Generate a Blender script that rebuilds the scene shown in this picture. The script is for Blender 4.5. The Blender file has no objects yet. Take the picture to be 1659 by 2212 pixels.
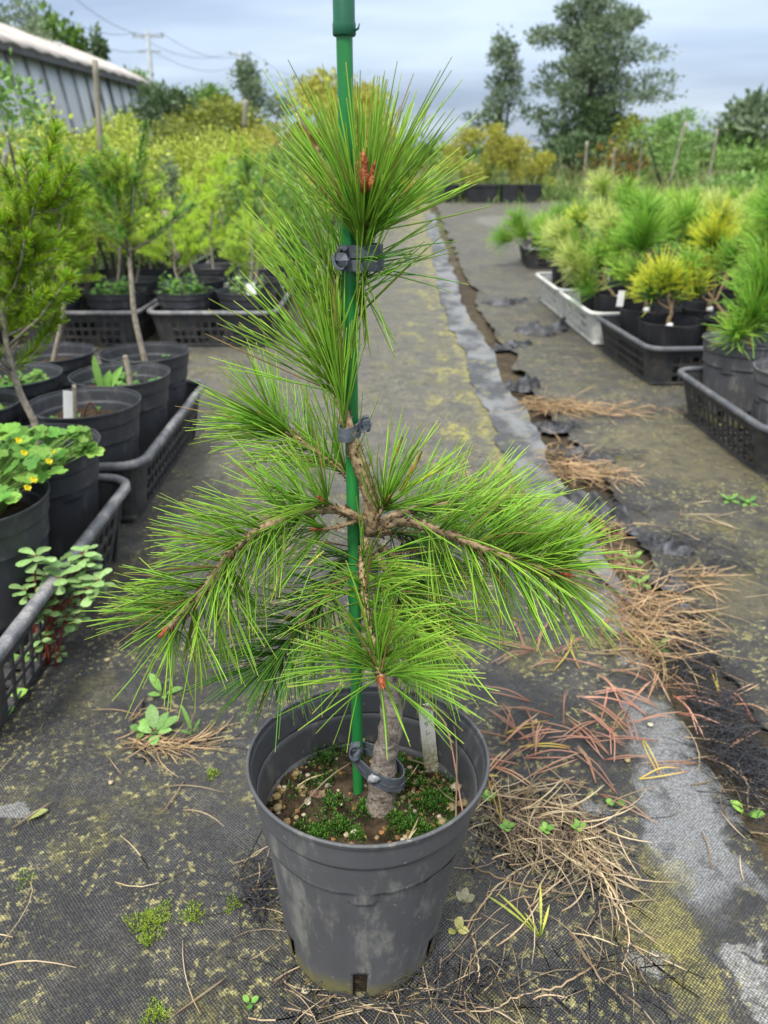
import bpy, bmesh, math, random
import numpy as np
from mathutils import Vector, Matrix
from mathutils import noise as mnoise

scene = bpy.context.scene
COL = scene.collection
rad = math.radians

# ------------------------------------------------------------------ camera
CAM_H, PITCH = 0.80, rad(25.0)
FPX, CX, CY = 1661.0, 829.5, 1106.0          # focal length and centre of a 1659 x 2212 frame
cam = bpy.data.cameras.new('camera')
cam.sensor_fit = 'HORIZONTAL'; cam.sensor_width = 36.0
cam.lens = 36.0 * FPX / 1659.0
cam.clip_start = 0.02; cam.clip_end = 600.0
cam.dof.use_dof = True; cam.dof.focus_distance = 0.66; cam.dof.aperture_fstop = 11.0
camo = bpy.data.objects.new('camera', cam); COL.objects.link(camo)
camo.location = (0, 0, CAM_H); camo.rotation_euler = (math.pi / 2 - PITCH, 0, 0)
scene.camera = camo

# ------------------------------------------------------------------ sky: overcast, nishita blue behind cloud
SUN_EL, SUN_ROT = rad(58), rad(205)
world = bpy.data.worlds.new('World'); scene.world = world; world.use_nodes = True
wt = world.node_tree; wt.nodes.clear()
def wn(kind, **kw):
    n = wt.nodes.new(kind)
    for k, v in kw.items(): setattr(n, k, v)
    return n
w_out = wn('ShaderNodeOutputWorld'); w_bg = wn('ShaderNodeBackground'); w_bg.inputs[1].default_value = 0.1
w_sky = wn('ShaderNodeTexSky', sky_type='NISHITA', sun_disc=False, sun_elevation=SUN_EL, sun_rotation=SUN_ROT)
w_tc = wn('ShaderNodeTexCoord'); w_sep = wn('ShaderNodeSeparateXYZ')
wt.links.new(w_tc.outputs['Generated'], w_sep.inputs[0])
w_add = wn('ShaderNodeMath', operation='ADD'); wt.links.new(w_sep.outputs[2], w_add.inputs[0]); w_add.inputs[1].default_value = 0.11
w_abs = wn('ShaderNodeMath', operation='MAXIMUM'); wt.links.new(w_add.outputs[0], w_abs.inputs[0]); w_abs.inputs[1].default_value = 0.1
w_div = wn('ShaderNodeVectorMath', operation='DIVIDE'); w_cmb = wn('ShaderNodeCombineXYZ')
for i in range(3): wt.links.new(w_abs.outputs[0], w_cmb.inputs[i])
wt.links.new(w_tc.outputs['Generated'], w_div.inputs[0]); wt.links.new(w_cmb.outputs[0], w_div.inputs[1])
w_map = wn('ShaderNodeMapping'); w_map.inputs['Scale'].default_value = (0.42, 0.62, 0.0); w_map.inputs['Location'].default_value = (3.1, 1.7, 0)
wt.links.new(w_div.outputs[0], w_map.inputs[0])
w_noi = wn('ShaderNodeTexNoise'); w_noi.inputs['Scale'].default_value = 1.0; w_noi.inputs['Detail'].default_value = 4.0; w_noi.inputs['Roughness'].default_value = 0.5
wt.links.new(w_map.outputs[0], w_noi.inputs['Vector'])
w_rmp = wn('ShaderNodeValToRGB')
w_rmp.color_ramp.elements[0].position = 0.36; w_rmp.color_ramp.elements[0].color = (0.29, 0.38, 0.55, 1)
w_rmp.color_ramp.elements[1].position = 0.68; w_rmp.color_ramp.elements[1].color = (0.62, 0.73, 0.90, 1)
wt.links.new(w_noi.outputs[0], w_rmp.inputs[0])
w_up = wn('ShaderNodeMapRange'); w_up.inputs[1].default_value = 0.0; w_up.inputs[2].default_value = 1.0
w_up.inputs[3].default_value = 2.85; w_up.inputs[4].default_value = 12.2                       # an overcast dome is brightest overhead
wt.links.new(w_sep.outputs[2], w_up.inputs[0])
w_gry = wn('ShaderNodeMapRange'); w_gry.inputs[1].default_value = 0.1; w_gry.inputs[2].default_value = 0.7; wt.links.new(w_sep.outputs[2], w_gry.inputs[0])
w_whi = wn('ShaderNodeMixRGB'); w_whi.inputs[2].default_value = (0.66, 0.67, 0.68, 1); wt.links.new(w_gry.outputs[0], w_whi.inputs[0]); wt.links.new(w_rmp.outputs[0], w_whi.inputs[1])   # cloud is thicker and greyer overhead
w_mul = wn('ShaderNodeVectorMath', operation='SCALE')
wt.links.new(w_whi.outputs[0], w_mul.inputs[0]); wt.links.new(w_up.outputs[0], w_mul.inputs[3])
w_mix = wn('ShaderNodeMixRGB'); w_mix.inputs[0].default_value = 0.9
wt.links.new(w_sky.outputs[0], w_mix.inputs[1]); wt.links.new(w_mul.outputs[0], w_mix.inputs[2])
wt.links.new(w_mix.outputs[0], w_bg.inputs[0]); wt.links.new(w_bg.outputs[0], w_out.inputs[0])

sun = bpy.data.lights.new('sun', 'SUN'); sun.energy = 1.5; sun.angle = rad(14); sun.color = (1.0, 0.96, 0.9)
suno = bpy.data.objects.new('sun', sun); COL.objects.link(suno)
suno.rotation_euler = (math.pi / 2 - SUN_EL, 0, math.pi - SUN_ROT)   # shines from the sky's sun direction

vs = scene.view_settings
vs.view_transform = 'Standard'; vs.look = 'None'; vs.gamma = 1.0; vs.use_curve_mapping = False; vs.exposure = 1.62
scene.cycles.max_bounces = 6; scene.cycles.transparent_max_bounces = 4

# ------------------------------------------------------------------ measuring: photo pixels to places
SP, CP = math.sin(PITCH), math.cos(PITCH)
def at(px, py, y):
    """the place seen at that pixel, at horizontal distance y"""
    u, v = (px - CX) / FPX, (py - CY) / FPX
    t = y / (CP - SP * v)
    return Vector((u * t, y, CAM_H - (SP + CP * v) * t))
def gnd(px, py, z=0.0):
    """the place seen at that pixel at height z"""
    u, v = (px - CX) / FPX, (py - CY) / FPX
    t = (CAM_H - z) / (SP + CP * v)
    return Vector((u * t, (CP - SP * v) * t, z))

# ------------------------------------------------------------------ material helpers
class NT:
    def __init__(self, name):
        self.m = bpy.data.materials.new(name); self.m.use_nodes = True
        self.t = self.m.node_tree; self.t.nodes.clear()
        self.out = self.n('ShaderNodeOutputMaterial')
    def n(self, kind, **kw):
        n = self.t.nodes.new(kind)
        for k, v in kw.items(): setattr(n, k, v)
        return n
    def l(self, a, b): self.t.links.new(a, b)
    def val(self, sock, v):
        if hasattr(v, 'links') or hasattr(v, 'is_linked'): self.l(v, sock)
        else: sock.default_value = v
    def math(self, op, a, b=None, c=None, clamp=False):
        n = self.n('ShaderNodeMath', operation=op); n.use_clamp = clamp
        for i, v in enumerate((a, b, c)):
            if v is not None: self.val(n.inputs[i], v)
        return n.outputs[0]
    def vmath(self, op, a, b=None, scale=None):
        n = self.n('ShaderNodeVectorMath', operation=op)
        self.val(n.inputs[0], a)
        if b is not None: self.val(n.inputs[1], b)
        if scale is not None: self.val(n.inputs[3], scale)
        return n.outputs['Value'] if op in ('LENGTH', 'DISTANCE', 'DOT_PRODUCT') else n.outputs[0]
    def obj(self): return self.n('ShaderNodeTexCoord').outputs['Object']
    def pos(self): return self.n('ShaderNodeNewGeometry').outputs['Position']
    def noise(self, vec, scale, detail=3.0, rough=0.55, dist=0.0, color=False):
        n = self.n('ShaderNodeTexNoise'); self.l(vec, n.inputs['Vector'])
        n.inputs['Scale'].default_value = scale; n.inputs['Detail'].default_value = detail
        n.inputs['Roughness'].default_value = rough; n.inputs['Distortion'].default_value = dist
        return n.outputs['Color'] if color else n.outputs[0]
    def scaled(self, vec, s):
        n = self.n('ShaderNodeMapping'); n.inputs['Scale'].default_value = s; self.l(vec, n.inputs[0]); return n.outputs[0]
    def step(self, v, lo, hi, a=0.0, b=1.0):
        n = self.n('ShaderNodeMapRange'); n.interpolation_type = 'SMOOTHSTEP'
        self.val(n.inputs[0], v); n.inputs[1].default_value = lo; n.inputs[2].default_value = hi
        n.inputs[3].default_value = a; n.inputs[4].default_value = b
        return n.outputs[0]
    def ramp(self, v, stops):
        n = self.n('ShaderNodeValToRGB'); e = n.color_ramp.elements
        while len(e) < len(stops): e.new(0.5)
        for i, (p, c) in enumerate(stops): e[i].position = p; e[i].color = (*c, 1)
        self.l(v, n.inputs[0]); return n.outputs[0]
    def mix(self, f, a, b, mode='MIX'):
        n = self.n('ShaderNodeMixRGB', blend_type=mode)
        for i, v in enumerate((f, a, b)):
            if isinstance(v, tuple): v = (*v, 1)
            self.val(n.inputs[i], v)
        return n.outputs[0]
    def attr(self, name): return self.n('ShaderNodeAttribute', attribute_name=name).outputs['Fac']
    def hsv(self, col, h=0.5, s=1.0, v=1.0):
        n = self.n('ShaderNodeHueSaturation')
        self.val(n.inputs[0], h); self.val(n.inputs[1], s); self.val(n.inputs[2], v); self.val(n.inputs[4], col); return n.outputs[0]
    def bump(self, h, strength=0.3, dist=0.01):
        n = self.n('ShaderNodeBump'); n.inputs['Strength'].default_value = strength; n.inputs['Distance'].default_value = dist
        self.l(h, n.inputs['Height']); return n.outputs[0]
    def finish(self, col, rough=0.6, normal=None, spec=0.35, trans=0.0, transcol=None, metallic=0.0, coat=0.0):
        p = self.n('ShaderNodeBsdfPrincipled')
        if isinstance(col, tuple): col = (*col, 1)
        self.val(p.inputs['Base Color'], col); self.val(p.inputs['Roughness'], rough)
        p.inputs['Specular IOR Level'].default_value = spec; p.inputs['Metallic'].default_value = metallic
        if normal is not None: self.l(normal, p.inputs['Normal'])
        sh = p.outputs[0]
        if trans:
            tr = self.n('ShaderNodeBsdfTranslucent'); self.val(tr.inputs[0], transcol if transcol is not None else col)
            mx = self.n('ShaderNodeMixShader'); mx.inputs[0].default_value = trans
            self.l(sh, mx.inputs[1]); self.l(tr.outputs[0], mx.inputs[2]); sh = mx.outputs[0]
        self.l(sh, self.out.inputs[0]); return self.m

def simple(name, col, rough=0.6, var=0.15, scale=30.0, bump=0.0, bscale=200.0, spec=0.35, trans=0.0):
    n = NT(name); o = n.pos()
    f = n.noise(o, scale)
    c = n.hsv((*col, 1), v=n.step(f, 0.3, 0.7, 1 - var, 1 + var))
    nm = n.bump(n.noise(o, bscale, 4), bump, 0.003) if bump else None
    return n.finish(c, rough, nm, spec, trans)

def needle_mat(name, stops, rough=0.42, hue=0.03, val=0.3, trans=0.12, spec=0.4, dead=None):
    """colour along each needle (attribute t) and per needle (attribute r)"""
    n = NT(name); r = n.attr('r')
    c = n.ramp(n.attr('t'), stops)
    c = n.hsv(c, h=n.step(r, 0, 1, 0.5 - hue * .4, 0.5 + hue), v=n.step(n.math('FRACT', n.math('MULTIPLY', r, 7.31)), 0, 1, 1 - val, 1 + val))
    if dead: c = n.mix(n.step(r, dead[0], dead[0] + .01), c, dead[1])
    return n.finish(c, rough, None, spec, trans)

def leaf_mat(name, a, b, rough=0.5, trans=0.3, spec=0.35):
    n = NT(name)
    r = n.attr('r')
    c = n.mix(r, a, b)
    c = n.hsv(c, v=n.math('MULTIPLY', n.step(n.math('FRACT', n.math('MULTIPLY', r, 9.7)), 0, 1, 0.7, 1.2), n.step(n.noise(n.pos(), 260.0, 4), .3, .7, .8, 1.18)))
    return n.finish(c, rough, None, spec, trans)

# ------------------------------------------------------------------ mesh helpers
def arr(v): return np.asarray(v, dtype=np.float64)
def norm(a): return a / np.maximum(np.linalg.norm(a, axis=-1, keepdims=True), 1e-9)
def perp(d):
    ref = np.where(np.abs(d[:, 2:3]) < 0.9, np.array([[0, 0, 1.0]]), np.array([[1.0, 0, 0]]))
    a = norm(np.cross(d, ref)); return a, np.cross(d, a)

class MB:
    """collects geometry; all faces kept as quads or triangles with attributes t and r"""
    def __init__(self): self.V, self.F, self.T, self.R, self.n = [], [], [], [], 0
    def add(self, v, f, t=None, r=None):
        v = arr(v)
        self.V.append(v); self.F.append(np.asarray(f, dtype=np.int64).reshape(-1, 4) + self.n)
        self.T.append(np.zeros(len(v)) if t is None else np.broadcast_to(arr(t), (len(v),)))
        self.R.append(np.zeros(len(v)) if r is None else np.broadcast_to(arr(r), (len(v),)))
        self.n += len(v); return self
    def tube(self, path, radii, sides=8, cap=True, squash=None, r=0.0):
        p = arr([tuple(q) for q in path]); k = len(p)
        radii = np.broadcast_to(arr(radii), (k,))
        d = norm(np.gradient(p, axis=0)); a, b = perp(d[:1]); a = a[0]
        vs, fs, ts = [], [], []
        for i in range(k):
            a = a - d[i] * np.dot(a, d[i]); a /= max(np.linalg.norm(a), 1e-9); b = np.cross(d[i], a)
            for j in range(sides):
                w = 2 * math.pi * j / sides
                vs.append(p[i] + radii[i] * (math.cos(w) * a + math.sin(w) * b)); ts.append(i / max(1, k - 1))
        for i in range(k - 1):
            for j in range(sides):
                j2 = (j + 1) % sides
                fs.append((i * sides + j, i * sides + j2, (i + 1) * sides + j2, (i + 1) * sides + j))
        if cap:
            for i, o in ((0, 0), (k - 1, (k - 1) * sides)):
                c = len(vs); vs.append(p[i]); ts.append(i / max(1, k - 1))
                for j in range(sides):
                    q = (o + j, o + (j + 1) % sides, c, c)
                    fs.append(q if i else (q[1], q[0], c, c))
        return self.add(vs, fs, ts, r)
    def box(self, c, s, rot=None, bevel=0.0):
        c = arr(c); s = arr(s) / 2
        v = arr([(x, y, z) for z in (-1, 1) for y in (-1, 1) for x in (-1, 1)]) * s
        if rot is not None: v = v @ np.array(rot.to_3x3()).T
        return self.add(v + c, [(0, 2, 3, 1), (4, 5, 7, 6), (0, 1, 5, 4), (2, 6, 7, 3), (0, 4, 6, 2), (1, 3, 7, 5)])
    def lathe(self, prof, segs=32, centre=(0, 0, 0), wob=None, close=False):
        c = arr(centre); vs, fs, ts = [], [], []; k = len(prof)
        for i, (r_, z) in enumerate(prof):
            for j in range(segs):
                w = 2 * math.pi * j / segs; m = 1.0 if wob is None else wob(w, i)
                vs.append(c + (r_ * m * math.cos(w), r_ * m * math.sin(w), z)); ts.append(i / (k - 1))
        for i in range(k - 1):
            for j in range(segs):
                j2 = (j + 1) % segs
                fs.append((i * segs + j, i * segs + j2, (i + 1) * segs + j2, (i + 1) * segs + j))
        return self.add(vs, fs, ts)
    def needles(self, base, d, L, r0, bend=None, segs=3, sides=3, r=None, tip=0.5, rng=None):
        base, d = arr(base), norm(arr(d)); N = len(base)
        if N == 0: return self
        L = np.broadcast_to(arr(L), (N,)); r0 = np.broadcast_to(arr(r0), (N,))
        bend = np.zeros((N, 3)) if bend is None else arr(bend)
        r = np.random.rand(N) if r is None else arr(r)
        a, b = perp(d); s = np.linspace(0, 1, segs + 1)
        rr = np.where(s > 0.999, tip, 1 - 0.12 * s)
        c = base[:, None, :] + d[:, None, :] * (L[:, None, None] * s[None, :, None]) + bend[:, None, :] * (L[:, None, None] * (s ** 2)[None, :, None])
        if sides == 2:
            ph = np.random.rand(N) * 6.28; e = a * np.cos(ph)[:, None] + b * np.sin(ph)[:, None]
            off = np.stack([e, -e], 1)
        else:
            w = np.arange(sides) * 2 * math.pi / sides
            off = a[:, None, :] * np.cos(w)[None, :, None] + b[:, None, :] * np.sin(w)[None, :, None]
        v = c[:, :, None, :] + off[:, None, :, :] * (r0[:, None] * rr[None, :])[:, :, None, None]
        v = v.reshape(-1, 3); per = (segs + 1) * sides
        f = []
        for k in range(segs):
            for j in range(sides if sides > 2 else 1):
                j2 = (j + 1) % sides
                f.append((k * sides + j, k * sides + j2, (k + 1) * sides + j2, (k + 1) * sides + j))
        f = (np.arange(N)[:, None, None] * per + np.array(f)[None]).reshape(-1, 4)
        t = np.tile(np.repeat(s, sides), N)
        return self.add(v, f, t, np.repeat(r, per))
    def leaves(self, base, d, nrm, L, W, r=None, fold=0.15, curl=0.1, WW=(0.10, 0.58, 0.95, 1.0, 0.62, 0.06)):
        """oval leaves of ten quads, folded along the midrib"""
        base, d, nrm = arr(base), norm(arr(d)), arr(nrm); N = len(base)
        if N == 0: return self
        L = np.broadcast_to(arr(L), (N,)); W = np.broadcast_to(arr(W), (N,))
        r = np.random.rand(N) if r is None else np.broadcast_to(arr(r), (N,))
        side = norm(np.cross(d, nrm)); up = np.cross(side, d)
        S = [0.0, 0.15, 0.38, 0.64, 0.87, 1.0]
        rows = []
        for s, w in zip(S, WW):
            mid = base + d * (L * s)[:, None] + up * (curl * L * (s - s * s * 1.6))[:, None]
            for q in (-1, 0, 1):
                rows.append(mid + side * (q * w * W / 2)[:, None] + up * (abs(q) * fold * w * W)[:, None])
        v = np.stack(rows, 1).reshape(-1, 3)
        f = [(k * 3 + q, k * 3 + q + 1, k * 3 + q + 4, k * 3 + q + 3) for k in range(5) for q in range(2)]
        f = (np.arange(N)[:, None, None] * 18 + np.array(f)[None]).reshape(-1, 4)
        return self.add(v, f, np.tile(np.repeat(S, 3), N), np.repeat(r, 18))
    def flakes(self, base, d, L, W, r=None):
        """cheap leaves: one kite each"""
        base, d = arr(base), norm(arr(d)); N = len(base)
        if N == 0: return self
        L = np.broadcast_to(arr(L), (N,)); W = np.broadcast_to(arr(W), (N,)); r = np.random.rand(N) if r is None else arr(r)
        a, b = perp(d); ph = np.random.rand(N) * 6.28; e = a * np.cos(ph)[:, None] + b * np.sin(ph)[:, None]
        mid = base + d * (L * .45)[:, None]
        v = np.stack([base, mid + e * (W / 2)[:, None], base + d * L[:, None], mid - e * (W / 2)[:, None]], 1).reshape(-1, 3)
        return self.add(v, np.arange(N * 4).reshape(-1, 4), np.tile([0, .5, 1, .5], N), np.repeat(r, 4))
    def build(self, name, mat, parent=None, smooth=True, kind=None):
        me = bpy.data.meshes.new(name)
        v = np.concatenate(self.V) if self.V else np.zeros((0, 3)); f = np.concatenate(self.F) if self.F else np.zeros((0, 4), int)
        tri = f[:, 2] == f[:, 3]
        if tri.any():
            q, t3 = f[~tri], f[tri][:, :3]
            loops = np.concatenate([q.ravel(), t3.ravel()]); sizes = np.concatenate([np.full(len(q), 4), np.full(len(t3), 3)])
        else:
            loops = f.ravel(); sizes = np.full(len(f), 4)
        me.vertices.add(len(v)); me.vertices.foreach_set('co', v.astype(np.float32).ravel())
        me.loops.add(len(loops)); me.loops.foreach_set('vertex_index', loops.astype(np.int32))
        me.polygons.add(len(sizes)); me.polygons.foreach_set('loop_start', (np.cumsum(sizes) - sizes).astype(np.int32))
        me.update(calc_edges=True)
        me.polygons.foreach_set('use_smooth', np.full(len(sizes), smooth))
        for nm, dat in (('t', self.T), ('r', self.R)):
            at_ = me.attributes.new(nm, 'FLOAT', 'POINT'); at_.data.foreach_set('value', np.concatenate(dat).astype(np.float32))
        me.validate()
        me.materials.append(mat)
        o = bpy.data.objects.new(name, me); COL.objects.link(o)
        if parent is not None: o.parent = parent
        if kind: o['kind'] = kind
        return o

def tag(o, label=None, cat=None, group=None, kind=None):
    if label: o['label'] = label
    if cat: o['category'] = cat
    if group: o['group'] = group
    if kind: o['kind'] = kind
    return o
def empty(name, loc, label=None, cat=None, group=None, rot=(0, 0, 0)):
    o = bpy.data.objects.new(name, None); COL.objects.link(o); o.location = loc; o.rotation_euler = rot
    o.empty_display_size = 0.05
    return tag(o, label, cat, group)
def copy_tree(o, parent=None):
    c = o.copy(); COL.objects.link(c); c.parent = parent
    for ch in list(o.children): copy_tree(ch, c)
    return c
def under(o, root):
    """make o, built in world coordinates, a part of root (roots are neither rotated nor scaled here)"""
    o.parent = root; o.matrix_parent_inverse = Matrix.Identity(4); o.location = -Vector(root.location); return o
def spline(pts, n=24):
    p = arr([tuple(q) for q in pts]); k = len(p)
    P = np.vstack([2 * p[0] - p[1], p, 2 * p[-1] - p[-2]]); out = []
    for u in np.linspace(0, k - 1, n):
        i = min(int(u), k - 2); t = u - i; a, b, c, d = P[i:i + 4]
        out.append(0.5 * ((2 * b) + (c - a) * t + (2 * a - 5 * b + 4 * c - d) * t * t + (3 * b - a - 3 * c + d) * t ** 3))
    return np.array(out)
def rvec(n): return norm(np.random.normal(size=(n, 3)))
np.random.seed(11); random.seed(11)

# ================================================================== GROUND
def mat_weave(name, seed, blobs, algae_band, dark=(0.022, 0.022, 0.0225), dust=0.5, far_amt=1.0):
    """woven black ground cover with dust, painted far sheen, algae and pale stains"""
    n = NT(name); p = n.pos()
    sx, sy = n.n('ShaderNodeSeparateXYZ'), None
    n.l(p, sx.inputs[0]); X, Y = sx.outputs[0], sx.outputs[1]
    wob = n.noise(p, 9.0, 2)
    Xw = n.math('ADD', X, n.math('MULTIPLY', wob, 0.012)); Yw = n.math('ADD', Y, n.math('MULTIPLY', wob, 0.012))
    fx = n.math('SINE', n.math('MULTIPLY', Xw, 1480.0)); fy = n.math('SINE', n.math('MULTIPLY', Yw, 1480.0))
    weave = n.math('MULTIPLY', fx, fy)
    p2 = n.n('ShaderNodeVectorMath', operation='ADD'); n.l(p, p2.inputs[0]); p2.inputs[1].default_value = (seed, seed * 2.3, 0); q = p2.outputs[0]
    big = n.noise(q, 1.7, 4, 0.6); mid = n.noise(q, 7.0, 5, 0.62); fine = n.noise(q, 60.0, 4, 0.65); grit = n.noise(q, 330.0, 2, 0.6)
    col = n.mix(n.step(big, 0.35, 0.68), dark, tuple(c * 1.75 for c in dark))
    # brownish soil washed into the weave
    col = n.mix(n.math('MULTIPLY', n.step(mid, 0.5, 0.68), 0.6), col, (0.05, 0.046, 0.036))
    # grey dust mixed with painted sky sheen: stronger with distance along the walked path
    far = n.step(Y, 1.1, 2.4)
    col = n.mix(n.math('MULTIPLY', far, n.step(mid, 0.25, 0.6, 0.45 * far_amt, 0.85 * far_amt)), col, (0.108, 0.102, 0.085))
    # pale thread crowns
    crown = n.math('MULTIPLY', n.step(weave, 0.45, 0.9), n.step(n.noise(q, 14.0, 3), 0.46, 0.62))
    col = n.mix(n.math('MULTIPLY', crown, 0.55 * dust), col, (0.34, 0.34, 0.35))
    # algae: olive film, yellow specks
    film = n.math('MULTIPLY', n.step(n.noise(q, 5.2, 5, 0.7), 0.5, 0.66), n.step(fine, 0.35, 0.6))
    col = n.mix(n.math('MULTIPLY', film, 0.65), col, (0.13, 0.118, 0.035))
    speck = n.math('MULTIPLY', n.step(n.noise(q, 90.0, 7, 0.72), 0.535, 0.605), n.step(n.noise(q, 6.0, 4, 0.7), 0.40, 0.56))
    col = n.mix(n.math('MULTIPLY', speck, 0.8), col, (0.30, 0.275, 0.11))
    if algae_band:
        x0, x1, y0 = algae_band
        Xb = n.math('ADD', X, n.math('MULTIPLY', n.math('SUBTRACT', n.noise(q, 3.5, 3), 0.5), 0.3))
        band = n.math('MULTIPLY', n.step(Xb, x0 - .12, x0 + .04), n.step(Xb, x1 - .02, x1 + .02, 1, 0))
        patch = n.math('MULTIPLY', n.step(n.noise(n.scaled(q, (1.0, 0.55, 1)), 10.0, 4, 0.6), 0.5, 0.62), n.step(fine, 0.3, 0.55))
        patch = n.math('MULTIPLY', n.math('MULTIPLY', patch, n.step(n.noise(q, 34.0, 6, .75), .42, .58)), n.step(Y, y0, y0 + .5))
        col = n.mix(n.math('MULTIPLY', n.math('MULTIPLY', band, patch), 0.95), col, (0.30, 0.28, 0.06))
        col = n.mix(n.math('MULTIPLY', n.math('MULTIPLY', n.step(X, x1 - .07, x1 - .02), n.math('MULTIPLY', n.math('MULTIPLY', n.step(mid, .36, .5), n.step(n.noise(q, 34.0, 6, .75), .4, .58)), n.step(Y, y0 - .2, y0 + .3))), 0.7), col, (0.27, 0.25, 0.07))
    warp = n.vmath('ADD', p, n.vmath('SCALE', n.vmath('SUBTRACT', n.noise(q, 16.0, 5, 0.65, color=True), (0.5, 0.5, 0.5)), scale=0.085))
    for (cx, cy, rx, ry, rot, c, amt) in blobs:
        m = n.n('ShaderNodeMapping'); m.vector_type = 'TEXTURE'
        m.inputs['Location'].default_value = (cx, cy, 0); m.inputs['Rotation'].default_value = (0, 0, rot); m.inputs['Scale'].default_value = (rx, ry, 1)
        n.l(warp, m.inputs[0])
        z0 = n.n('ShaderNodeVectorMath', operation='MULTIPLY'); n.l(m.outputs[0], z0.inputs[0]); z0.inputs[1].default_value = (1, 1, 0)
        f = n.step(n.vmath('LENGTH', z0.outputs[0]), 0.72, 1.0, 1.0, 0.0)
        f = n.math('MULTIPLY', f, n.step(n.math('ADD', n.math('MULTIPLY', weave, 0.22), n.noise(q, 40.0 if c is not YEL else 75.0, 5, 0.7)), *((0.18, 0.55, 0.4, 1.0) if c is not YEL else (0.36, 0.68, 0.05, 1.0))))
        col = n.mix(n.math('MULTIPLY', f, amt), col, c)
    col = n.mix(n.math('MULTIPLY', n.step(n.noise(q, 38.0, 5, 0.72), 0.53, 0.68), 0.5), col, (0.08, 0.072, 0.045))
    col = n.mix(n.math('MULTIPLY', n.step(n.noise(q, 22.0, 6, 0.75), 0.52, 0.62), 0.55), col, (0.024, 0.023, 0.022))
    col = n.hsv(col, v=n.math('MULTIPLY', n.step(grit, 0.3, 0.7, 0.55, 1.5), n.step(weave, -1, 1, 0.72, 1.28)))
    h = n.math('ADD', n.math('MULTIPLY', weave, 0.5), n.math('MULTIPLY', n.noise(q, 90.0, 3), 1.2))
    return n.finish(col, n.step(mid, .3, .7, .5, .75), n.bump(h, 0.6, 0.0025), 0.4)

def ground_sheet(name, x_edge, x_far, ys, mat, z0, amp, nx, seed, right=False, lip=0.0):
    """a sheet of ground cover from a wavy edge out to x_far, with creases"""
    rng = np.random.RandomState(seed)
    ph = rng.rand(8) * 6.28
    vs, fs = [], []; s = np.linspace(0, 1, nx) ** 1.6
    for y in ys:
        e = x_edge(y)
        for q in s:
            x = e + (x_far - e) * q
            z = z0 + amp * (math.sin(5.3 * x + 2.1 * y + ph[0]) * .5 + math.sin(13 * y + 3 * x + ph[1]) * .3 + math.sin(23 * x - 11 * y + ph[2]) * .2 + 1)
            if lip: z += lip * math.exp(-abs(x - e) / 0.025) * max(0, math.sin(6.1 * y + ph[3]) + .5 * math.sin(17 * y + ph[4]))
            vs.append((x, y, z))
    m = len(s)
    for i in range(len(ys) - 1):
        for j in range(m - 1):
            a = i * m + j; q = (a, a + 1, a + m + 1, a + m)
            fs.append(q if right else q[::-1])
    return MB().add(vs, fs).build(name, mat)

def soil_ground():
    n = NT('soil_ground'); p = n.pos()
    a = n.noise(p, 3.0, 6, 0.65); b = n.noise(p, 45.0, 5, 0.7)
    c = n.mix(n.step(a, .35, .65), (0.04, 0.03, 0.019), (0.08, 0.063, 0.036))
    sp = n.n('ShaderNodeSeparateXYZ'); n.l(p, sp.inputs[0])
    c = n.mix(n.math('MULTIPLY', n.step(sp.outputs[1], 5, 12), n.step(n.noise(p, .8, 5), .4, .6)), c, (0.07, 0.095, 0.03))
    c = n.hsv(c, v=n.step(b, .2, .8, .6, 1.4))
    return n.finish(c, .9, n.bump(n.math('ADD', a, b), .6, .01), .2)
g = MB().add([(-260, -3, -.012), (260, -3, -.012), (260, 520, -.012), (-260, 520, -.012)], [(0, 1, 2, 3)]).build('ground', soil_ground())
tag(g, 'brown soil and low green growth under and beyond the ground covers', kind='structure')

GREY, PALE, YEL = (0.165, 0.17, 0.175), (0.24, 0.24, 0.23), (0.20, 0.18, 0.05)
def B(px, py, rx, ry, rot, c, amt):
    w = gnd(px, py); return (w.x, w.y, rx, ry, rot, c, amt)
L_BLOBS = [B(1465, 1760, .058, .165, -.10, GREY, .95), B(1415, 1580, .05, .10, .1, GREY, .9), B(1500, 1690, .05, .10, .25, GREY, .7), B(1325, 1325, .06, .085, .1, PALE, .85),
           B(1370, 1415, .03, .05, .5, PALE, .8), B(1250, 1745, .05, .018, -.3, PALE, .55), B(1545, 1850, .03, .07, .4, GREY, .7),
           B(1640, 2150, .025, .06, .2, PALE, .8), B(1620, 2040, .03, .012, .2, PALE, .6), B(1430, 2000, .05, .05, .2, YEL, .75), B(1490, 2120, .03, .06, 0, YEL, .8),
           B(1440, 1890, .03, .05, 0, YEL, .6), B(1150, 1420, .06, .06, 0, YEL, .45), B(1110, 1040, .06, .25, 0, YEL, .65), B(20, 1755, .035, .02, 0, PALE, .6),
           B(200, 1500, .05, .07, 0, YEL, .25), B(1400, 2085, .02, .02, 0, PALE, .7), B(1350, 1140, .05, .2, 0, GREY, .35)]
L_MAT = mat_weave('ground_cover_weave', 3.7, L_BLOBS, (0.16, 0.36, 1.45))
def wob(y, s, a): return a * (1.9 * mnoise.noise((y * 1.1, s, 0)) + 1.2 * mnoise.noise((y * 3.7, s, 2)) + .8 * mnoise.noise((y * 11.3, s, 4)))
def left_edge(y): return 0.472 + (wob(y, 1.3, .006) if y < 1.2 else wob(y, 1.3, .018 * min(1, (y - 1.2))) - .03 * min(1, max(0, y - 1.2))) + max(0, y - 4.5) * .035
ys = np.concatenate([np.arange(-.5, 2.4, .03), np.geomspace(2.4, 15.5, 90)])
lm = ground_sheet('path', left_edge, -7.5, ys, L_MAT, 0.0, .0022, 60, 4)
tag(lm, 'weathered black woven ground cover of the walked strip, flecked with yellow algae', kind='structure')
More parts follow.
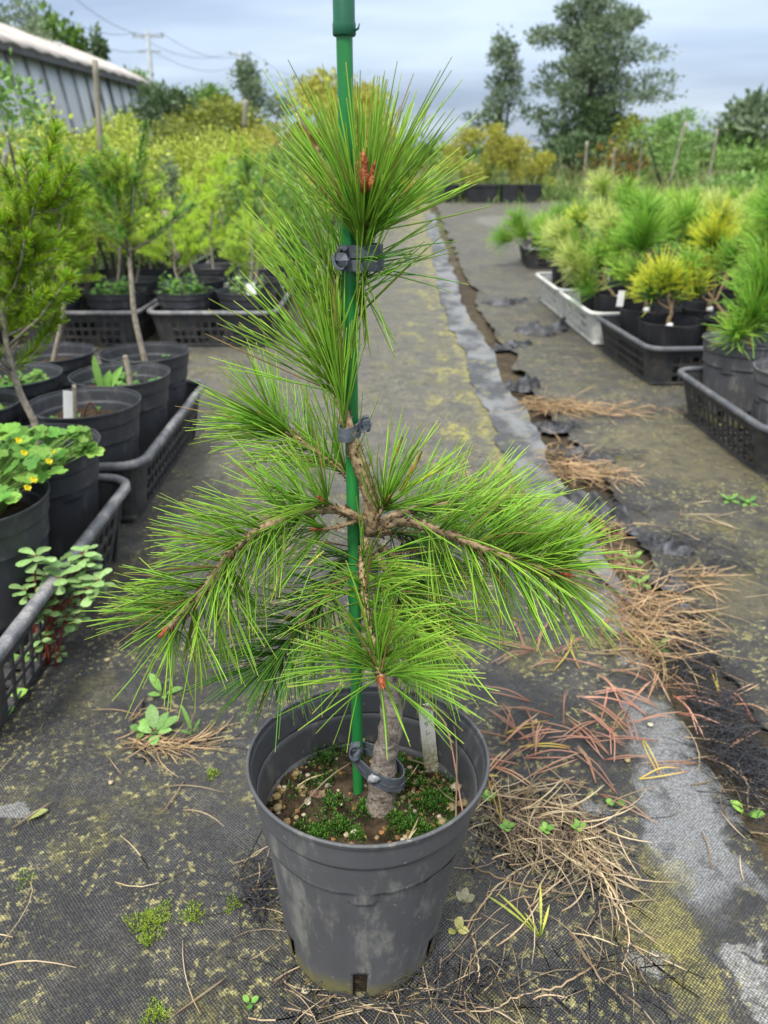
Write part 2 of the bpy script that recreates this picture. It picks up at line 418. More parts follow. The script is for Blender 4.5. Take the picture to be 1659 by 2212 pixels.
R_BLOBS = [B(1560, 1290, .12, .1, 0, (0.13, 0.11, 0.05), .5), B(1480, 980, .3, .3, .2, (0.15, 0.13, 0.06), .45), B(1100, 480, .5, 1.2, 0, (0.2, 0.19, 0.17), .5)]
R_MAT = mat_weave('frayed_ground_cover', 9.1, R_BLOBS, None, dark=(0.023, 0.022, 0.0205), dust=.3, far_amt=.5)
def right_edge(y):
    j = random.Random(int(y * 400)).random()
    return 0.585 + wob(y, 4.1, .03) + .02 * j - .05 * min(1, max(0, (y - 1.6))) + max(0, y - 4.5) * .035
ys = np.concatenate([np.arange(.3, 3.0, .018), np.geomspace(3.0, 15.0, 90)])
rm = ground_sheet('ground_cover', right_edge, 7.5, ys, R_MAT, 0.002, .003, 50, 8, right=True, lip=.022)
tag(rm, 'dark woven ground cover with a torn, frayed edge beside the trays of pines', kind='structure')
def smooth_(x, lo, hi):
    t = min(1, max(0, (x - lo) / (hi - lo))); return t * t * (3 - 2 * t)
# lighter, rumpled strip of sheet laid along the joint
n = NT('dusty_strip'); p = n.pos()
c = n.mix(n.step(n.noise(n.scaled(p, (1.5, 1, 1)), 3.4, 5, .65), .42, .6), (0.04, 0.041, 0.043), (0.15, 0.153, 0.153))
c = n.mix(n.math('MULTIPLY', n.step(n.noise(p, 13, 4), .55, .7), .6), c, (0.2, 0.185, 0.08))
STRIP_M = n.finish(c, .55, n.bump(n.noise(p, 60, 3), .3, .004), .4)
vs_, fs_ = [], []; ysx = np.concatenate([np.arange(1.16, 3.2, .014), np.geomspace(3.2, 12, 220)]); W_ = 13
for y in ysx:
    for j in range(W_):
        q = j / (W_ - 1); e = mnoise.noise((y * 1.3, 3.3, 0)) * .03 + (.02 if mnoise.noise((y * 2.7, 1.1, 4)) > .12 else 0) + mnoise.noise((y * 14, 7.1, 0)) * .005
        k_ = smooth_(y, 1.15, 1.75); x = left_edge(y) + .02 - (.12 + e * .5) * k_ + (.12 + e) * k_ * q
        z = .0075 + .012 * max(0, mnoise.noise((x * 11, y * 3.4, 2.2)) + .15) * (.2 + q) + .005 * max(0, mnoise.noise((x * 30, y * 13, 5.2)))
        vs_.append((x, y, z))
for i in range(len(ysx) - 1):
    for j in range(W_ - 1):
        a = i * W_ + j; fs_.append((a, a + 1, a + W_ + 1, a + W_))
tag(MB().add(vs_, fs_).build('path_edge', STRIP_M), 'pale rumpled strip of sheeting along the joint of the ground covers', kind='structure')

# ================================================================== shared materials
POT_GREY = None
def pot_mat(name, base, dustc, algae, hz):
    n = NT(name); o = n.obj()
    a = n.noise(o, 9, 4); b = n.noise(n.scaled(o, (1, 1, .35)), 26, 5, .7); s = n.noise(o, 300, 2)
    c = n.mix(n.step(a, .3, .7), base, tuple(x * 1.25 for x in base))
    c = n.mix(n.math('MULTIPLY', n.step(b, .50, .68), .55), c, dustc)
    c = n.mix(n.math('MULTIPLY', n.step(n.noise(n.scaled(o, (1, 1, .06)), 85, 4, .7), .60, .70), n.math('MULTIPLY', n.step(a, .45, .6), .5)), c, dustc)
    c = n.mix(n.math('MULTIPLY', n.step(n.noise(o, 120, 3), .68, .72), .6), c, dustc)
    if algae:
        sp = n.n('ShaderNodeSeparateXYZ'); n.l(o, sp.inputs[0])
        zz = n.math('ADD', sp.outputs[2], n.math('MULTIPLY', n.math('SUBTRACT', n.noise(o, 14, 4), .5), .07))
        c = n.mix(n.math('MULTIPLY', n.step(zz, hz * .25, hz, 1, 0), n.step(n.noise(o, 60, 4), .3, .6, .4, .85)), c, (0.16, 0.145, 0.05))
    h = n.math('ADD', n.math('MULTIPLY', a, .4), n.math('MULTIPLY', s, .08))
    return n.finish(c, n.step(b, .3, .7, .48, .62), n.bump(h, .15, .002), .4)
M_POT = pot_mat('grey_pot_plastic', (0.070, 0.071, 0.075), (0.25, 0.24, 0.21), True, .045)
M_POT2 = pot_mat('dark_pot_plastic', (0.032, 0.034, 0.039), (0.10, 0.10, 0.10), False, 0)
M_POT3 = pot_mat('soft_black_pot', (0.012, 0.012, 0.014), (0.04, 0.04, 0.04), False, 0)
def tray_mat(name, base, worn):
    n = NT(name); o = n.pos()
    c = n.mix(n.step(n.noise(o, 22, 5, .7), .4, .7), base, worn)
    c = n.hsv(c, v=n.step(n.noise(o, 260, 3), .3, .7, .8, 1.2))
    return n.finish(c, .55, n.bump(n.noise(o, 160, 3), .2, .002), .35)
M_TRAY = tray_mat('tray_lattice', (0.035, 0.036, 0.04), (0.075, 0.07, 0.06))
M_RIM = tray_mat('tray_rim', (0.12, 0.125, 0.135), (0.27, 0.26, 0.25))
M_RIMD = tray_mat('dark_tray_rim', (0.075, 0.08, 0.09), (0.15, 0.15, 0.15))
M_TRAYW = tray_mat('white_tray', (0.62, 0.62, 0.58), (0.42, 0.41, 0.37))
M_SOIL = simple('potting_soil', (0.042, 0.029, 0.018), .95, .6, 90, .8, 300, .15)
M_BARK = None
n = NT('pine_bark'); o = n.pos(); st = n.scaled(o, (1, 1, .5))
cr = n.noise(n.scaled(o, (1, 1, 1.25)), 150, 6, .75, .6); b = n.noise(o, 38, 5, .7)
c = n.mix(n.step(cr, .33, .62), (0.09, 0.068, 0.054), (0.34, 0.29, 0.24)); c = n.mix(n.math('MULTIPLY', n.step(b, .5, .65), .5), c, (0.12, 0.115, 0.09))
M_BARK = n.finish(c, .9, n.bump(cr, .9, .004), .15)
n = NT('young_bark'); o = n.pos(); cr = n.noise(o, 190, 4, .65)
c = n.mix(n.step(cr, .35, .65), (0.13, 0.085, 0.045), (0.34, 0.25, 0.14)); c = n.mix(n.math('MULTIPLY', n.step(n.noise(o, 60, 3), .5, .7), .55), c, (0.10, 0.062, 0.035))
M_TWIG = n.finish(c, .75, n.bump(cr, .7, .002), .2)
M_STUB = simple('needle_stub', (0.12, 0.065, 0.035), .8, .4, 200)
M_BUD = simple('pine_bud', (0.30, 0.085, 0.03), .55, .35, 250, .6, 500)
M_RUBBER = simple('tie_rubber', (0.075, 0.085, 0.10), .5, .3, 60, .25, 300)
n = NT('green_stake'); o = n.pos()
c = n.mix(n.step(n.noise(n.scaled(o, (1, 1, .15)), 90, 3), .35, .7), (0.014, 0.16, 0.035), (0.025, 0.225, 0.05))
M_STAKE = n.finish(c, .3, n.bump(n.noise(n.scaled(o, (1, 1, .1)), 120, 3), .1, .002), .5)
M_CAP = simple('stake_cap', (0.014, 0.10, 0.05), .38, .12, 60)
M_NEEDLE = needle_mat('pine_needles', [(0, (0.10, 0.18, 0.02)), (.1, (0.15, 0.30, 0.025)), (.55, (0.255, 0.465, 0.042)), (.93, (0.34, 0.54, 0.065)), (.985, (0.46, 0.52, 0.10)), (1, (0.5, 0.48, 0.12))], hue=.02, val=.32, trans=.35, rough=.5, spec=.3, dead=(.965, (0.36, 0.24, 0.09)))
M_NEEDLED = needle_mat('older_pine_needles', [(0, (0.05, 0.11, 0.016)), (.5, (0.09, 0.235, 0.024)), (.94, (0.14, 0.31, 0.035)), (.99, (0.38, 0.36, 0.07)), (1, (0.4, 0.3, 0.08))], hue=.02, val=.3, trans=.2, rough=.5, spec=.3, dead=(.93, (0.3, 0.17, 0.07)))
M_YNEEDLE = needle_mat('dying_needles', [(0, (0.2, 0.25, 0.03)), (.4, (0.42, 0.38, 0.05)), (.6, (0.45, 0.2, 0.03)), (.72, (0.4, 0.36, 0.06)), (1, (0.14, 0.03, 0.03))], hue=.01, val=.15)
M_DRYNEEDLE = needle_mat('fallen_red_needles', [(0, (0.25, 0.10, 0.065)), (.5, (0.37, 0.185, 0.125)), (1, (0.40, 0.24, 0.165))], hue=.02, val=.35, trans=0, rough=.6)
M_DRYYEL = needle_mat('fallen_yellow_needles', [(0, (0.40, 0.30, 0.05)), (.6, (0.45, 0.36, 0.07)), (1, (0.42, 0.2, 0.06))], hue=.02, val=.2, trans=0, rough=.6)
M_STRAW = needle_mat('dry_grass', [(0, (0.25, 0.17, 0.095)), (.5, (0.46, 0.36, 0.23)), (1, (0.38, 0.29, 0.18))], hue=.015, val=.45, trans=.05, rough=.7, spec=.2)
M_STRAWO = needle_mat('tawny_dry_grass', [(0, (0.24, 0.14, 0.07)), (.5, (0.42, 0.29, 0.165)), (1, (0.34, 0.24, 0.14))], hue=.015, val=.4, trans=.05, rough=.7, spec=.2)
M_THREAD = needle_mat('black_threads', [(0, (0.022, 0.023, 0.027)), (1, (0.04, 0.042, 0.05))], hue=0, val=.4, trans=0, rough=.5)
M_MOSS = needle_mat('pot_moss', [(0, (0.012, 0.03, 0.006)), (.6, (0.045, 0.115, 0.014)), (1, (0.15, 0.26, 0.045))], hue=.04, val=.5, trans=.15)
M_MOSSY = needle_mat('flat_yellow_moss', [(0, (0.08, 0.12, 0.012)), (1, (0.30, 0.40, 0.045))], hue=.02, val=.3, trans=.1)
M_LABEL = None

# ================================================================== THE POT, ITS SOIL, AND WHAT STANDS IN IT
PX, PY = -0.0255, 0.59                     # foot of the pot
R_, RB_, H_ = 0.12, 0.0815, 0.2555
def smooth(x, lo, hi):
    t = min(1, max(0, (x - lo) / (hi - lo))); return t * t * (3 - 2 * t)
def pot_mesh(name, mat, R, Rb, H, segs=64, rows=34, slits=6, thick=.0022, warp=None, tabs=4, ribs=16, ph0=-math.pi / 2, slit_h=.045):
    zs = sorted(set([round(q, 5) for q in np.linspace(0, H, rows)] + [H * k for k in (.012, .03, .845, .86, .865, .875, .97, .98, .985, .995, .70, .71, .715, .725, .64, .65, .655)]))
    V, F = [], []; Tn = len(zs)
    for z in zs:
        s = z / H
        for j in range(segs):
            w = 2 * math.pi * j / segs + ph0
            d = min(abs(((w - ph0) * tabs / (2 * math.pi) + .5) % 1 - .5) / tabs * 2 * math.pi, 9)
            zb = .655 * H if d < .10 else .715 * H
            r = Rb + (R * .927 - Rb) * s
            r += .03 * R * smooth(z, zb - .008 * H, zb) + .023 * R * smooth(s, .857, .868) + .018 * R * smooth(s, .968, .98)
            if s < .72: r += .007 * R * (1 if int(((w - ph0) / (2 * math.pi) * ribs + .5)) % 2 else 0)
            if s < .03: r *= .975 + .025 * (s / .03)
            V.append((r * math.cos(w), r * math.sin(w), z))
    hs = max(1, round(segs * .011))
    for i in range(Tn - 1):
        for j in range(segs):
            if slits and zs[i] < slit_h * .999:
                k = j % (segs // slits)
                if k < hs or k >= segs // slits - hs: continue
            j2 = (j + 1) % segs
            F.append((i * segs + j, i * segs + j2, (i + 1) * segs + j2, (i + 1) * segs + j))
    c = len(V); V.append((0, 0, .004))
    for j in range(segs): F.append((c, (j + 1) % segs, j, j))
    if warp: V = [warp(*v) for v in V]
    o = MB().add(V, F).build(name, mat)
    m = o.modifiers.new('wall', 'SOLIDIFY'); m.thickness = thick; m.offset = -1
    return o
def lean(x, y, z):
    return (x + .038 * z + .0015 * math.sin(2 * math.atan2(y, x)) * z / H_, y, z - (y / R_) * .0085 * (z / H_))
def inpot(x, y, z):
    q = lean(x, y, z); return Vector((q[0] + PX, q[1] + PY, q[2]))
pot = empty('plant_pot', (PX, PY, 0.004), 'large grey slit-sided plastic pot holding the staked pine in front', 'pot')
pot_mesh('pot_wall', M_POT, R_, RB_, H_, 144, 60, 6, .0022, lean).parent = pot
# thick rolled lip
lp = MB(); ring = [lean(R_ * .99 * math.cos(w), R_ * .99 * math.sin(w), H_ - .001) for w in np.linspace(0, 2 * math.pi, 121)]
lp.tube(ring, .0019, 8, cap=False); lp.build('rim', M_POT, pot)

SZ = 0.186
def soil_h(x, y):
    return SZ + .004 * math.sin(31 * x + 2) + .003 * math.sin(43 * y + 1) + .002 * math.sin(97 * x + 71 * y) - .02 * max(0, (math.hypot(x, y) - .085)) + .012 * math.exp(-((x - .022) ** 2 + (y + .004) ** 2) / .0006)
mb = MB(); V, F = [], []; rr = np.linspace(0, .1035, 26); S_ = 72
for r in rr:
    for j in range(S_):
        w = 2 * math.pi * j / S_; x, y = r * math.cos(w), r * math.sin(w)
        V.append(inpot(x, y, soil_h(x, y) + .0012 * random.random()))
for r, z in ((.0975, .165), (.0775, .012)):
    for j in range(S_):
        w = 2 * math.pi * j / S_; V.append(inpot(r * math.cos(w), r * math.sin(w), z))
for i in range(len(rr) + 1):
    for j in range(S_):
        j2 = (j + 1) % S_; F.append((i * S_ + j, (i + 1) * S_ + j, (i + 1) * S_ + j2, i * S_ + j2))
mb.add(V, F); tag(mb.build('potting_soil', M_SOIL), 'dark moist potting soil filling the front pot', 'soil', kind='stuff')

def soil_pt(px, py): return gnd(px, py, SZ + .002)
def in_soil(x, y): return math.hypot(x - PX - .007, y - PY) < .103
# grit worked into the soil
def pebble_verts(c, s, rng, flat=.7):
    u = []
    for la in (-90, -40, 0, 40, 90):
        for k in range(7):
            w = 2 * math.pi * k / 7; cl = math.cos(rad(la)); u.append((cl * math.cos(w), cl * math.sin(w), math.sin(rad(la)) * flat))
    u = arr(u) * (1 + .16 * rng.randn(35, 1)) * s * (1 + .3 * rng.rand(1, 3))
    f = [(i * 7 + j, i * 7 + (j + 1) % 7, (i + 1) * 7 + (j + 1) % 7, (i + 1) * 7 + j) for i in range(4) for j in range(7)]
    return u + arr(c), f
n = NT('grit'); r = n.attr('r')
M_GRIT = n.finish(n.hsv(n.ramp(r, [(0, (0.16, 0.085, 0.035)), (.3, (0.30, 0.15, 0.05)), (.55, (0.26, 0.2, 0.10)), (.8, (0.36, 0.29, 0.16)), (1, (0.5, 0.46, 0.36))]), v=n.step(n.noise(n.pos(), 400, 3), .3, .7, .75, 1.2)), .8, None, .25)
rng = np.random.RandomState(5); gb = MB()
for k in range(380):
    x, y = rng.uniform(-.105, .105), rng.uniform(-.105, .105)
    if k < 150: x, y = .062 + rng.randn() * .022, -.005 + rng.randn() * .045
    elif k < 230: w = rng.uniform(2.2, 4.6); x, y = .097 * math.cos(w) + rng.randn() * .008, .097 * math.sin(w) + rng.randn() * .008
    if math.hypot(x, y) > .103: continue
    v, f = pebble_verts(inpot(x, y, soil_h(x, y) + .001), rng.uniform(.0012, .003), rng); gb.add(v, f, 0, rng.rand())
tag(gb.build('gravel', M_GRIT), 'fine brown and ochre grit scattered over the potting soil', 'gravel', kind='stuff')
PEB = [(650, 1700, .0042), (668, 1735, .0055), (655, 1718, .004), (735, 1778, .003), (600, 1745, .005), (640, 1672, .004), (870, 1755, .0065), (895, 1690, .005), (955, 1775, .004), (985, 1700, .0055), (975, 1745, .0045), (990, 1660, .004), (690, 1590, .0045), (1000, 1735, .005), (620, 1775, .004), (965, 1640, .0045), (598, 1720, .0045), (780, 1600, .004), (945, 1800, .004)]
for px, py, s in PEB:
    c = soil_pt(px, py)
    if not in_soil(c.x, c.y): continue
    v, f = pebble_verts((0, 0, 0), s, rng, .75)
    o = MB().add(v, f, 0, rng.uniform(.45, 1)).build('pebble', M_GRIT); o.location = c
    tag(o, 'small pale pebble lying on the soil of the front pot', 'pebble', 'pebbles on the soil of the front pot')
# moss: many tiny upright shoots, in cushions
def moss(centres, n, mat, name, label, L=.0045, pot_in=True, spread=.5, rngs=2):
    rg = np.random.RandomState(rngs); B_, D_ = [], []
    for (c, r, k) in centres:
        m = int(n * k); w = rg.rand(m) * 6.28; q = np.sqrt(rg.rand(m)) * r * (1 + .35 * np.sin(3 * w + c[0] * 99) + .2 * np.sin(7 * w))
        x, y = c[0] + q * np.cos(w), c[1] + q * np.sin(w)
        for a, b, q_ in zip(x, y, q):
            if pot_in and not in_soil(a, b): continue
            z = (soil_h(a - PX - .007, b - PY) if pot_in else c[2]) + max(0, 1 - (q_ / r) ** 2) * r * (.28 if pot_in else .06)
            B_.append((a, b, z)); D_.append((rg.randn() * spread + .5 * (a - c[0]) / r, rg.randn() * spread + .5 * (b - c[1]) / r, 1))
    B_, D_ = arr(B_), arr(D_)
    return tag(MB().needles(B_, D_, rg.uniform(.6, 1.2, len(B_)) * L, L * .16, None, 2, 2).build(name, mat, kind='stuff'), label, 'moss')
mc = [(soil_pt(q[0], q[1]), .028, .35) for q in ((930, 1720), (890, 1770), (960, 1690), (860, 1660), (640, 1720), (690, 1640), (720, 1780), (770, 1640))] + [(soil_pt(*q), r, k) for q, r, k in (((735, 1795), .013, 1.3), ((690, 1800), .012, 1.3), ((770, 1810), .009, .8), ((940, 1735), .02, 2.2), ((900, 1790), .018, 1.8), ((860, 1790), .014, 1.2), ((880, 1690), .016, 1.0), ((960, 1790), .014, 1.2), ((640, 1620), .012, .5), ((700, 1640), .014, .5), ((720, 1740), .012, .6), ((905, 1640), .008, .4), ((790, 1760), .012, .7), ((990, 1690), .008, .5), ((850, 1640), .012, .5), ((650, 1790), .012, .4), ((700, 1690), .015, .35))]
moss(mc, 420, M_MOSS, 'moss', 'deep green cushion moss growing on the potting soil')

# ---------------------------------------------------------------- stake
SX, SY = -0.0268, 0.607
stake = empty('garden_stake', (SX, SY, .15), 'tall green plastic-coated stake tied to the pine', 'stake')
zt = at(740, 75, SY).z
mb = MB(); prof = []
for z in np.arange(.15, 1.02, .004): prof.append((SX, SY, z))
rads = []
JOINTS = [at(745, y, SY).z for y in (735, 490, 1290)]
for p_ in prof: rads.append(.0056 + sum(.0009 * math.exp(-((p_[2] - j) / .0022) ** 2) for j in JOINTS))
under(mb.tube(prof, rads, 20).build('pole', M_STAKE), stake)
mb = MB(); mb.tube([(SX, SY, zt - .001), (SX, SY, zt), (SX, SY, zt + .006), (SX, SY, zt + .008), (SX, SY, zt + .12)], [.0072, .0079, .0079, .0074, .0074], 24); under(mb.build('cap', M_CAP), stake)
mb = MB(); mb.tube(spline([(SX + .0075, SY - .003, zt + .002), (SX + .0095, SY - .004, zt + .003), (SX + .0105, SY - .004, zt + .006)], 6), [.0008, .0008, .0004], 5) if False else mb.tube([(SX + .0075, SY - .003, zt + .002), (SX + .0095, SY - .004, zt + .003), (SX + .0105, SY - .004, zt + .006)], [.0008, .0008, .0004], 5)
under(mb.build('plastic_burr', M_CAP), stake)

# ---------------------------------------------------------------- the weeping pine
pine = empty('pine_tree', tuple(inpot(.022, -.004, SZ)), 'young pine with drooping needled branches, tied to a green stake', 'pine tree')
def pts(l): return [at(*q) for q in l]
TR = spline(pts([(820, 1790, .584), (822, 1762, .584), (826, 1705, .585), (830, 1640, .587), (845, 1570, .589), (842, 1500, .592), (826, 1420, .596), (808, 1320, .60), (798, 1240, .601), (797, 1180, .601), (800, 1142, .601)]), 60)
tr_r = np.interp(np.linspace(0, 1, 60), [0, .05, .12, .2, .3, .45, .6, .75, .92, 1], [.0205, .0185, .0160, .0145, .0118, .0108, .0092, .008, .0076, .0068])
tr_r = tr_r * (1 + .05 * np.sin(np.arange(60) * 1.7) + .03 * np.random.randn(60))
mb = MB(); mb.tube(TR, tr_r, 18); mb.V[0] += np.random.RandomState(3).randn(*mb.V[0].shape) * .00035; under(mb.build('trunk', M_BARK), pine)
mb = MB()   # graft wound painted with sealant
c = at(806, 1683, .571); v, f = pebble_verts((0, 0, 0), .0052, np.random.RandomState(9), .8); v[:, 1] *= .22; mb.add(v + arr(c), f)
M_SEAL = simple('wound_sealant', (0.34, 0.35, 0.36), .35, .4, 200, .5, 300)
under(mb.build('wound_sealant', M_SEAL), pine)
LD = spline(pts([(800, 1150, .601), (804, 1090, .598), (792, 1045, .596), (776, 1000, .594), (764, 965, .593), (754, 925, .593), (740, 880, .596), (724, 830, .60), (724, 770, .606), (733, 700, .614), (743, 640, .621), (757, 590, .622), (775, 555, .617), (783, 520, .611), (787, 450, .605), (789, 385, .603)]), 70)
ld_r = np.interp(np.linspace(0, 1, 70), [0, .15, .3, .45, 1], [.0078, .0068, .0052, .0034, .0024]) * (1 + .05 * np.random.randn(70))
def stubs(mb, path, radii, n, L=.004, rng=None, s0=.05, s1=1.0):
    k = len(path); s = np.random.uniform(s0, s1, n) * (k - 1); i = np.minimum(s.astype(int), k - 2); fr = (s - i)[:, None]
    b = path[i] * (1 - fr) + path[i + 1] * fr; T = norm(path[np.minimum(i + 1, k - 1)] - path[i]); a, c = perp(T); w = np.random.rand(n) * 6.28
    d = a * np.cos(w)[:, None] + c * np.sin(w)[:, None]; rr_ = np.interp(s, np.arange(k), radii)
    mb.needles(b + d * (rr_ * .8)[:, None], d + T * .9, L * np.random.uniform(.6, 1.3, n), .0009, None, 2, 4, tip=.6)
mb = MB().tube(LD, ld_r, 12); under(mb.build('leader', M_TWIG), pine)
mb = MB(); stubs(mb, LD, ld_r, 90, s0=.02, s1=.8); under(mb.build('needle_stubs', M_STUB, kind='stuff'), pine)

def fascicles(path, n, L, ang, s=(0, 1), bias=(0, 0, 0), filt=None, spread=.05, grav=-.10, power=1.0, curl=.12, az=None):
    """pairs of needles along a shoot: returns base, dir, length, bend"""
    k = len(path); B_, D_, L_, C_ = [], [], [], []; tries = 0
    while len(B_) < 2 * n and tries < 12 * n:
        tries += 1; u = random.random() ** power; q = (s[0] + (s[1] - s[0]) * u) * (k - 1); i = min(int(q), k - 2); f = q - i
        p = path[i] * (1 - f) + path[i + 1] * f; T = path[min(i + 2, k - 1)] - path[max(i - 1, 0)]; T = T / np.linalg.norm(T)
        a, b = perp(T[None]); a, b = a[0], b[0]; w = random.uniform(0, 2 * math.pi)
        rad_ = a * math.cos(w) + b * math.sin(w); al = rad(ang[0] + (ang[1] - ang[0]) * u + random.gauss(0, 9))
        d = T * math.cos(al) + rad_ * math.sin(al) + arr(bias); d /= np.linalg.norm(d)
        if filt and not filt(p, d): continue
        ln = random.uniform(*L)
        for _ in range(2):
            dd = d + np.random.normal(size=3) * spread; dd /= np.linalg.norm(dd)
            B_.append(p + rad_ * .001); D_.append(dd); L_.append(ln * random.uniform(.93, 1.05))
            C_.append(T * curl * random.uniform(.3, 1.2) + arr((0, 0, grav)) * random.uniform(.4, 1.4) + np.random.normal(size=3) * .06)
    return B_, D_, L_, C_
def put_needles(name, mat, sets, r0=.00062, part=pine, segs=4):
    mb = MB()
    for (b, d, l, c) in sets: mb.needles(b, d, l, r0, c, segs, 3)
    o = under(mb.build(name, mat, kind='stuff'), part); return o
def bud(px, py, y, d, L=.012, r=.0024, n=1):
    mb = MB(); c = arr(at(px, py, y)); d = norm(arr(d)[None])[0]; a, b = perp(d[None]); a, b = a[0], b[0]
    p = [c + d * L * t for t in (-.35, 0, .25, .5, .75, 1)]; mb.tube(p, [r * .7, r, r * 1.05, r * .85, r * .5, r * .08], 10)
    w = np.random.rand(60) * 6.28; t = np.random.rand(60); rad_ = a[None] * np.cos(w)[:, None] + b[None] * np.sin(w)[:, None]
    mb.needles(c + d * L * (t * .8 - .2)[:, None] + rad_ * (r * .9 * (1 - t * .6))[:, None], d[None] + rad_ * .25, L * .28, r * .3, None, 1, 3)
    return under(mb.build('bud', M_BUD), pine)
def branch(pl, r0, r1, n, L=(.085, .112), ang=(62, 38), s=(.15, 1), bias=(0, 0, .15), mat=M_NEEDLE, bud_l=.012, filt=None, stubn=70, grav=-.1, power=.8, nseg=40):
    path = spline(pts(pl), nseg); radii = np.linspace(r0, r1, nseg) * (1 + .06 * np.random.randn(nseg))
    b = under(MB().tube(path, radii, 10).build('branch', M_TWIG), pine)
    if stubn:
        mb = MB(); stubs(mb, path, radii, stubn); o = mb.build('needle_stubs', M_STUB, kind='stuff'); o.parent = b
    sets = [fascicles(path, n, L, ang, s, bias, filt, grav=grav, power=power)]
    mb = MB()
    for q in sets: mb.needles(q[0], q[1], q[2], .00062, q[3], 4, 3)
    o = mb.build('needles', mat, kind='stuff'); o.parent = b
    if bud_l:
        d = path[-1] - path[-3]; q = pl[-1]; bud(q[0], q[1], q[2], d, bud_l)
    return path
# crown tuft, squeezed by the upper tie and fanning out above it
top = spline(pts([(784, 548, .600), (786, 500, .597), (788, 450, .595), (790, 385, .594)]), 16)
open_front = lambda p, d: d[1] > -.22 or d[2] < .55 or random.random() < .12
put_needles('needles', M_NEEDLE, [fascicles(top, 58, (.085, .108), (32, 16), (.05, .62), (.0, .05, 0), open_front, .05, .02, 1, -.1),
                                 fascicles(top, 66, (.080, .102), (52, 44), (.2, .66), (.06, .0, .1), lambda p, d: d[2] > .25 and open_front(p, d), .06, 0, 1, .05),
                                 fascicles(top, 34, (.055, .08), (22, 30), (.0, .2), (0, 0, .2), lambda p, d: d[2] > .6, .05, 0, 1, -.2)])
bud(786, 392, .585, (0, 0, 1), .021, .0030); bud(802, 395, .585, (.2, 0, 1), .015, .0022); bud(777, 390, .588, (-.12, 0, 1), .013, .0020)
# needles along the leader between the ties, brushed up and to the side away from the stake
lf = lambda p, d: d[0] < -.05 and d[2] > .1
put_needles('needles', M_NEEDLE, [fascicles(LD, 76, (.085, .105), (38, 46), (.42, .78), (-.42, -.12, .10), lf, .05, -.05, 1, .1),
                                 fascicles(LD, 30, (.07, .10), (12, 10), (.36, .60), (0, -.1, .25), lambda p, d: d[2] > .75, .04, 0, 1, .05)])
put_needles('needles', M_NEEDLED, [fascicles(LD, 15, (.05, .08), (40, 60), (.62, .80), (.5, .1, .0), lambda p, d: d[0] > .15, .08, -.2, 1, .2)])
# needles bound under the lower tie, standing up in front of the stake
fr = np.array([arr(at(px, py, .588)) for px, py in ((740, 935), (742, 900), (740, 860), (738, 810))])
put_needles('needles', M_NEEDLE, [fascicles(spline(fr, 10), 20, (.06, .095), (6, 8), (0, .9), (-.01, 0, .3), lambda p, d: d[2] > .8, .045, 0, 1, .03)])
fr2 = np.array([arr(at(px, py, .600)) for px, py in ((768, 700), (775, 640), (782, 580))])
put_needles('needles', M_NEEDLE, [fascicles(spline(fr2, 8), 10, (.05, .085), (30, 40), (0, 1), (.25, 0, .1), lambda p, d: d[0] > .1, .06, -.1, 1, .1), fascicles(spline(fr2, 8), 9, (.05, .075), (160, 165), (.4, 1), (0.05, -.1, 0), None, .06, 0, 1, .1)])
# side branches; few needles point straight out, so the scaly stems show
NL = (.056, .077)
bare = lambda p, d: d[1] > -.5 or random.random() < .3
branch([(795, 1135, .598), (745, 1105, .594), (690, 1100, .588), (630, 1110, .58), (560, 1146, .568), (500, 1192, .556), (460, 1250, .545), (412, 1308, .535), (364, 1356, .525)], .0042, .0032, 235, NL, ang=(60, 54), s=(.2, 1), bias=(-.02, .05, .22), stubn=150, filt=bare)
branch([(812, 1142, .598), (860, 1128, .594), (912, 1135, .588), (970, 1155, .58), (1050, 1186, .572), (1115, 1212, .566), (1170, 1228, .56), (1212, 1238, .557)], .0040, .0032, 255, NL, ang=(60, 52), s=(.25, .97), bias=(-.06, .05, .24), stubn=150, filt=bare)
branch([(790, 1165, .590), (783, 1210, .572), (786, 1270, .545), (795, 1340, .515), (808, 1400, .485), (817, 1440, .462), (823, 1466, .448)], .0034, .0026, 135, (.055, .08), ang=(66, 62), s=(.18, 1), bias=(0, .15, .22), stubn=110, power=1.15, filt=lambda p, d: (d[2] > -.3 or random.random() < .08) and (d[1] > -.5 or random.random() < .3))
branch([(790, 1190, .61), (750, 1240, .605), (700, 1290, .60), (650, 1350, .595), (610, 1405, .588), (582, 1440, .583)], .0034, .0026, 135, NL, ang=(60, 48), s=(.3, 1), bias=(-.05, 0, .14), mat=M_NEEDLED, stubn=90)
branch([(812, 1180, .61), (850, 1200, .615), (880, 1225, .62), (905, 1250, .62)], .0034, .0026, 70, NL, ang=(65, 50), s=(.1, 1), bias=(.15, 0, -.05), mat=M_NEEDLED, stubn=30)
branch([(806, 1190, .60), (840, 1240, .592), (880, 1295, .585), (915, 1340, .578), (935, 1365, .574)], .0034, .0026, 150, NL, ang=(60, 50), s=(.15, 1), bias=(.1, 0, .06), stubn=60)
branch([(770, 1050, .615), (735, 1010, .625), (690, 980, .635), (640, 945, .648), (600, 920, .655), (575, 902, .66)], .0032, .0026, 130, NL, ang=(62, 46), s=(.1, 1), bias=(-.06, .0, .22), stubn=90, grav=-.05, power=1)
branch([(815, 1130, .612), (870, 1108, .625), (940, 1090, .64), (1010, 1092, .655), (1060, 1102, .668), (1095, 1118, .68)], .0034, .0026, 155, NL, ang=(58, 46), s=(.2, 1), bias=(.0, .0, .28), stubn=60)
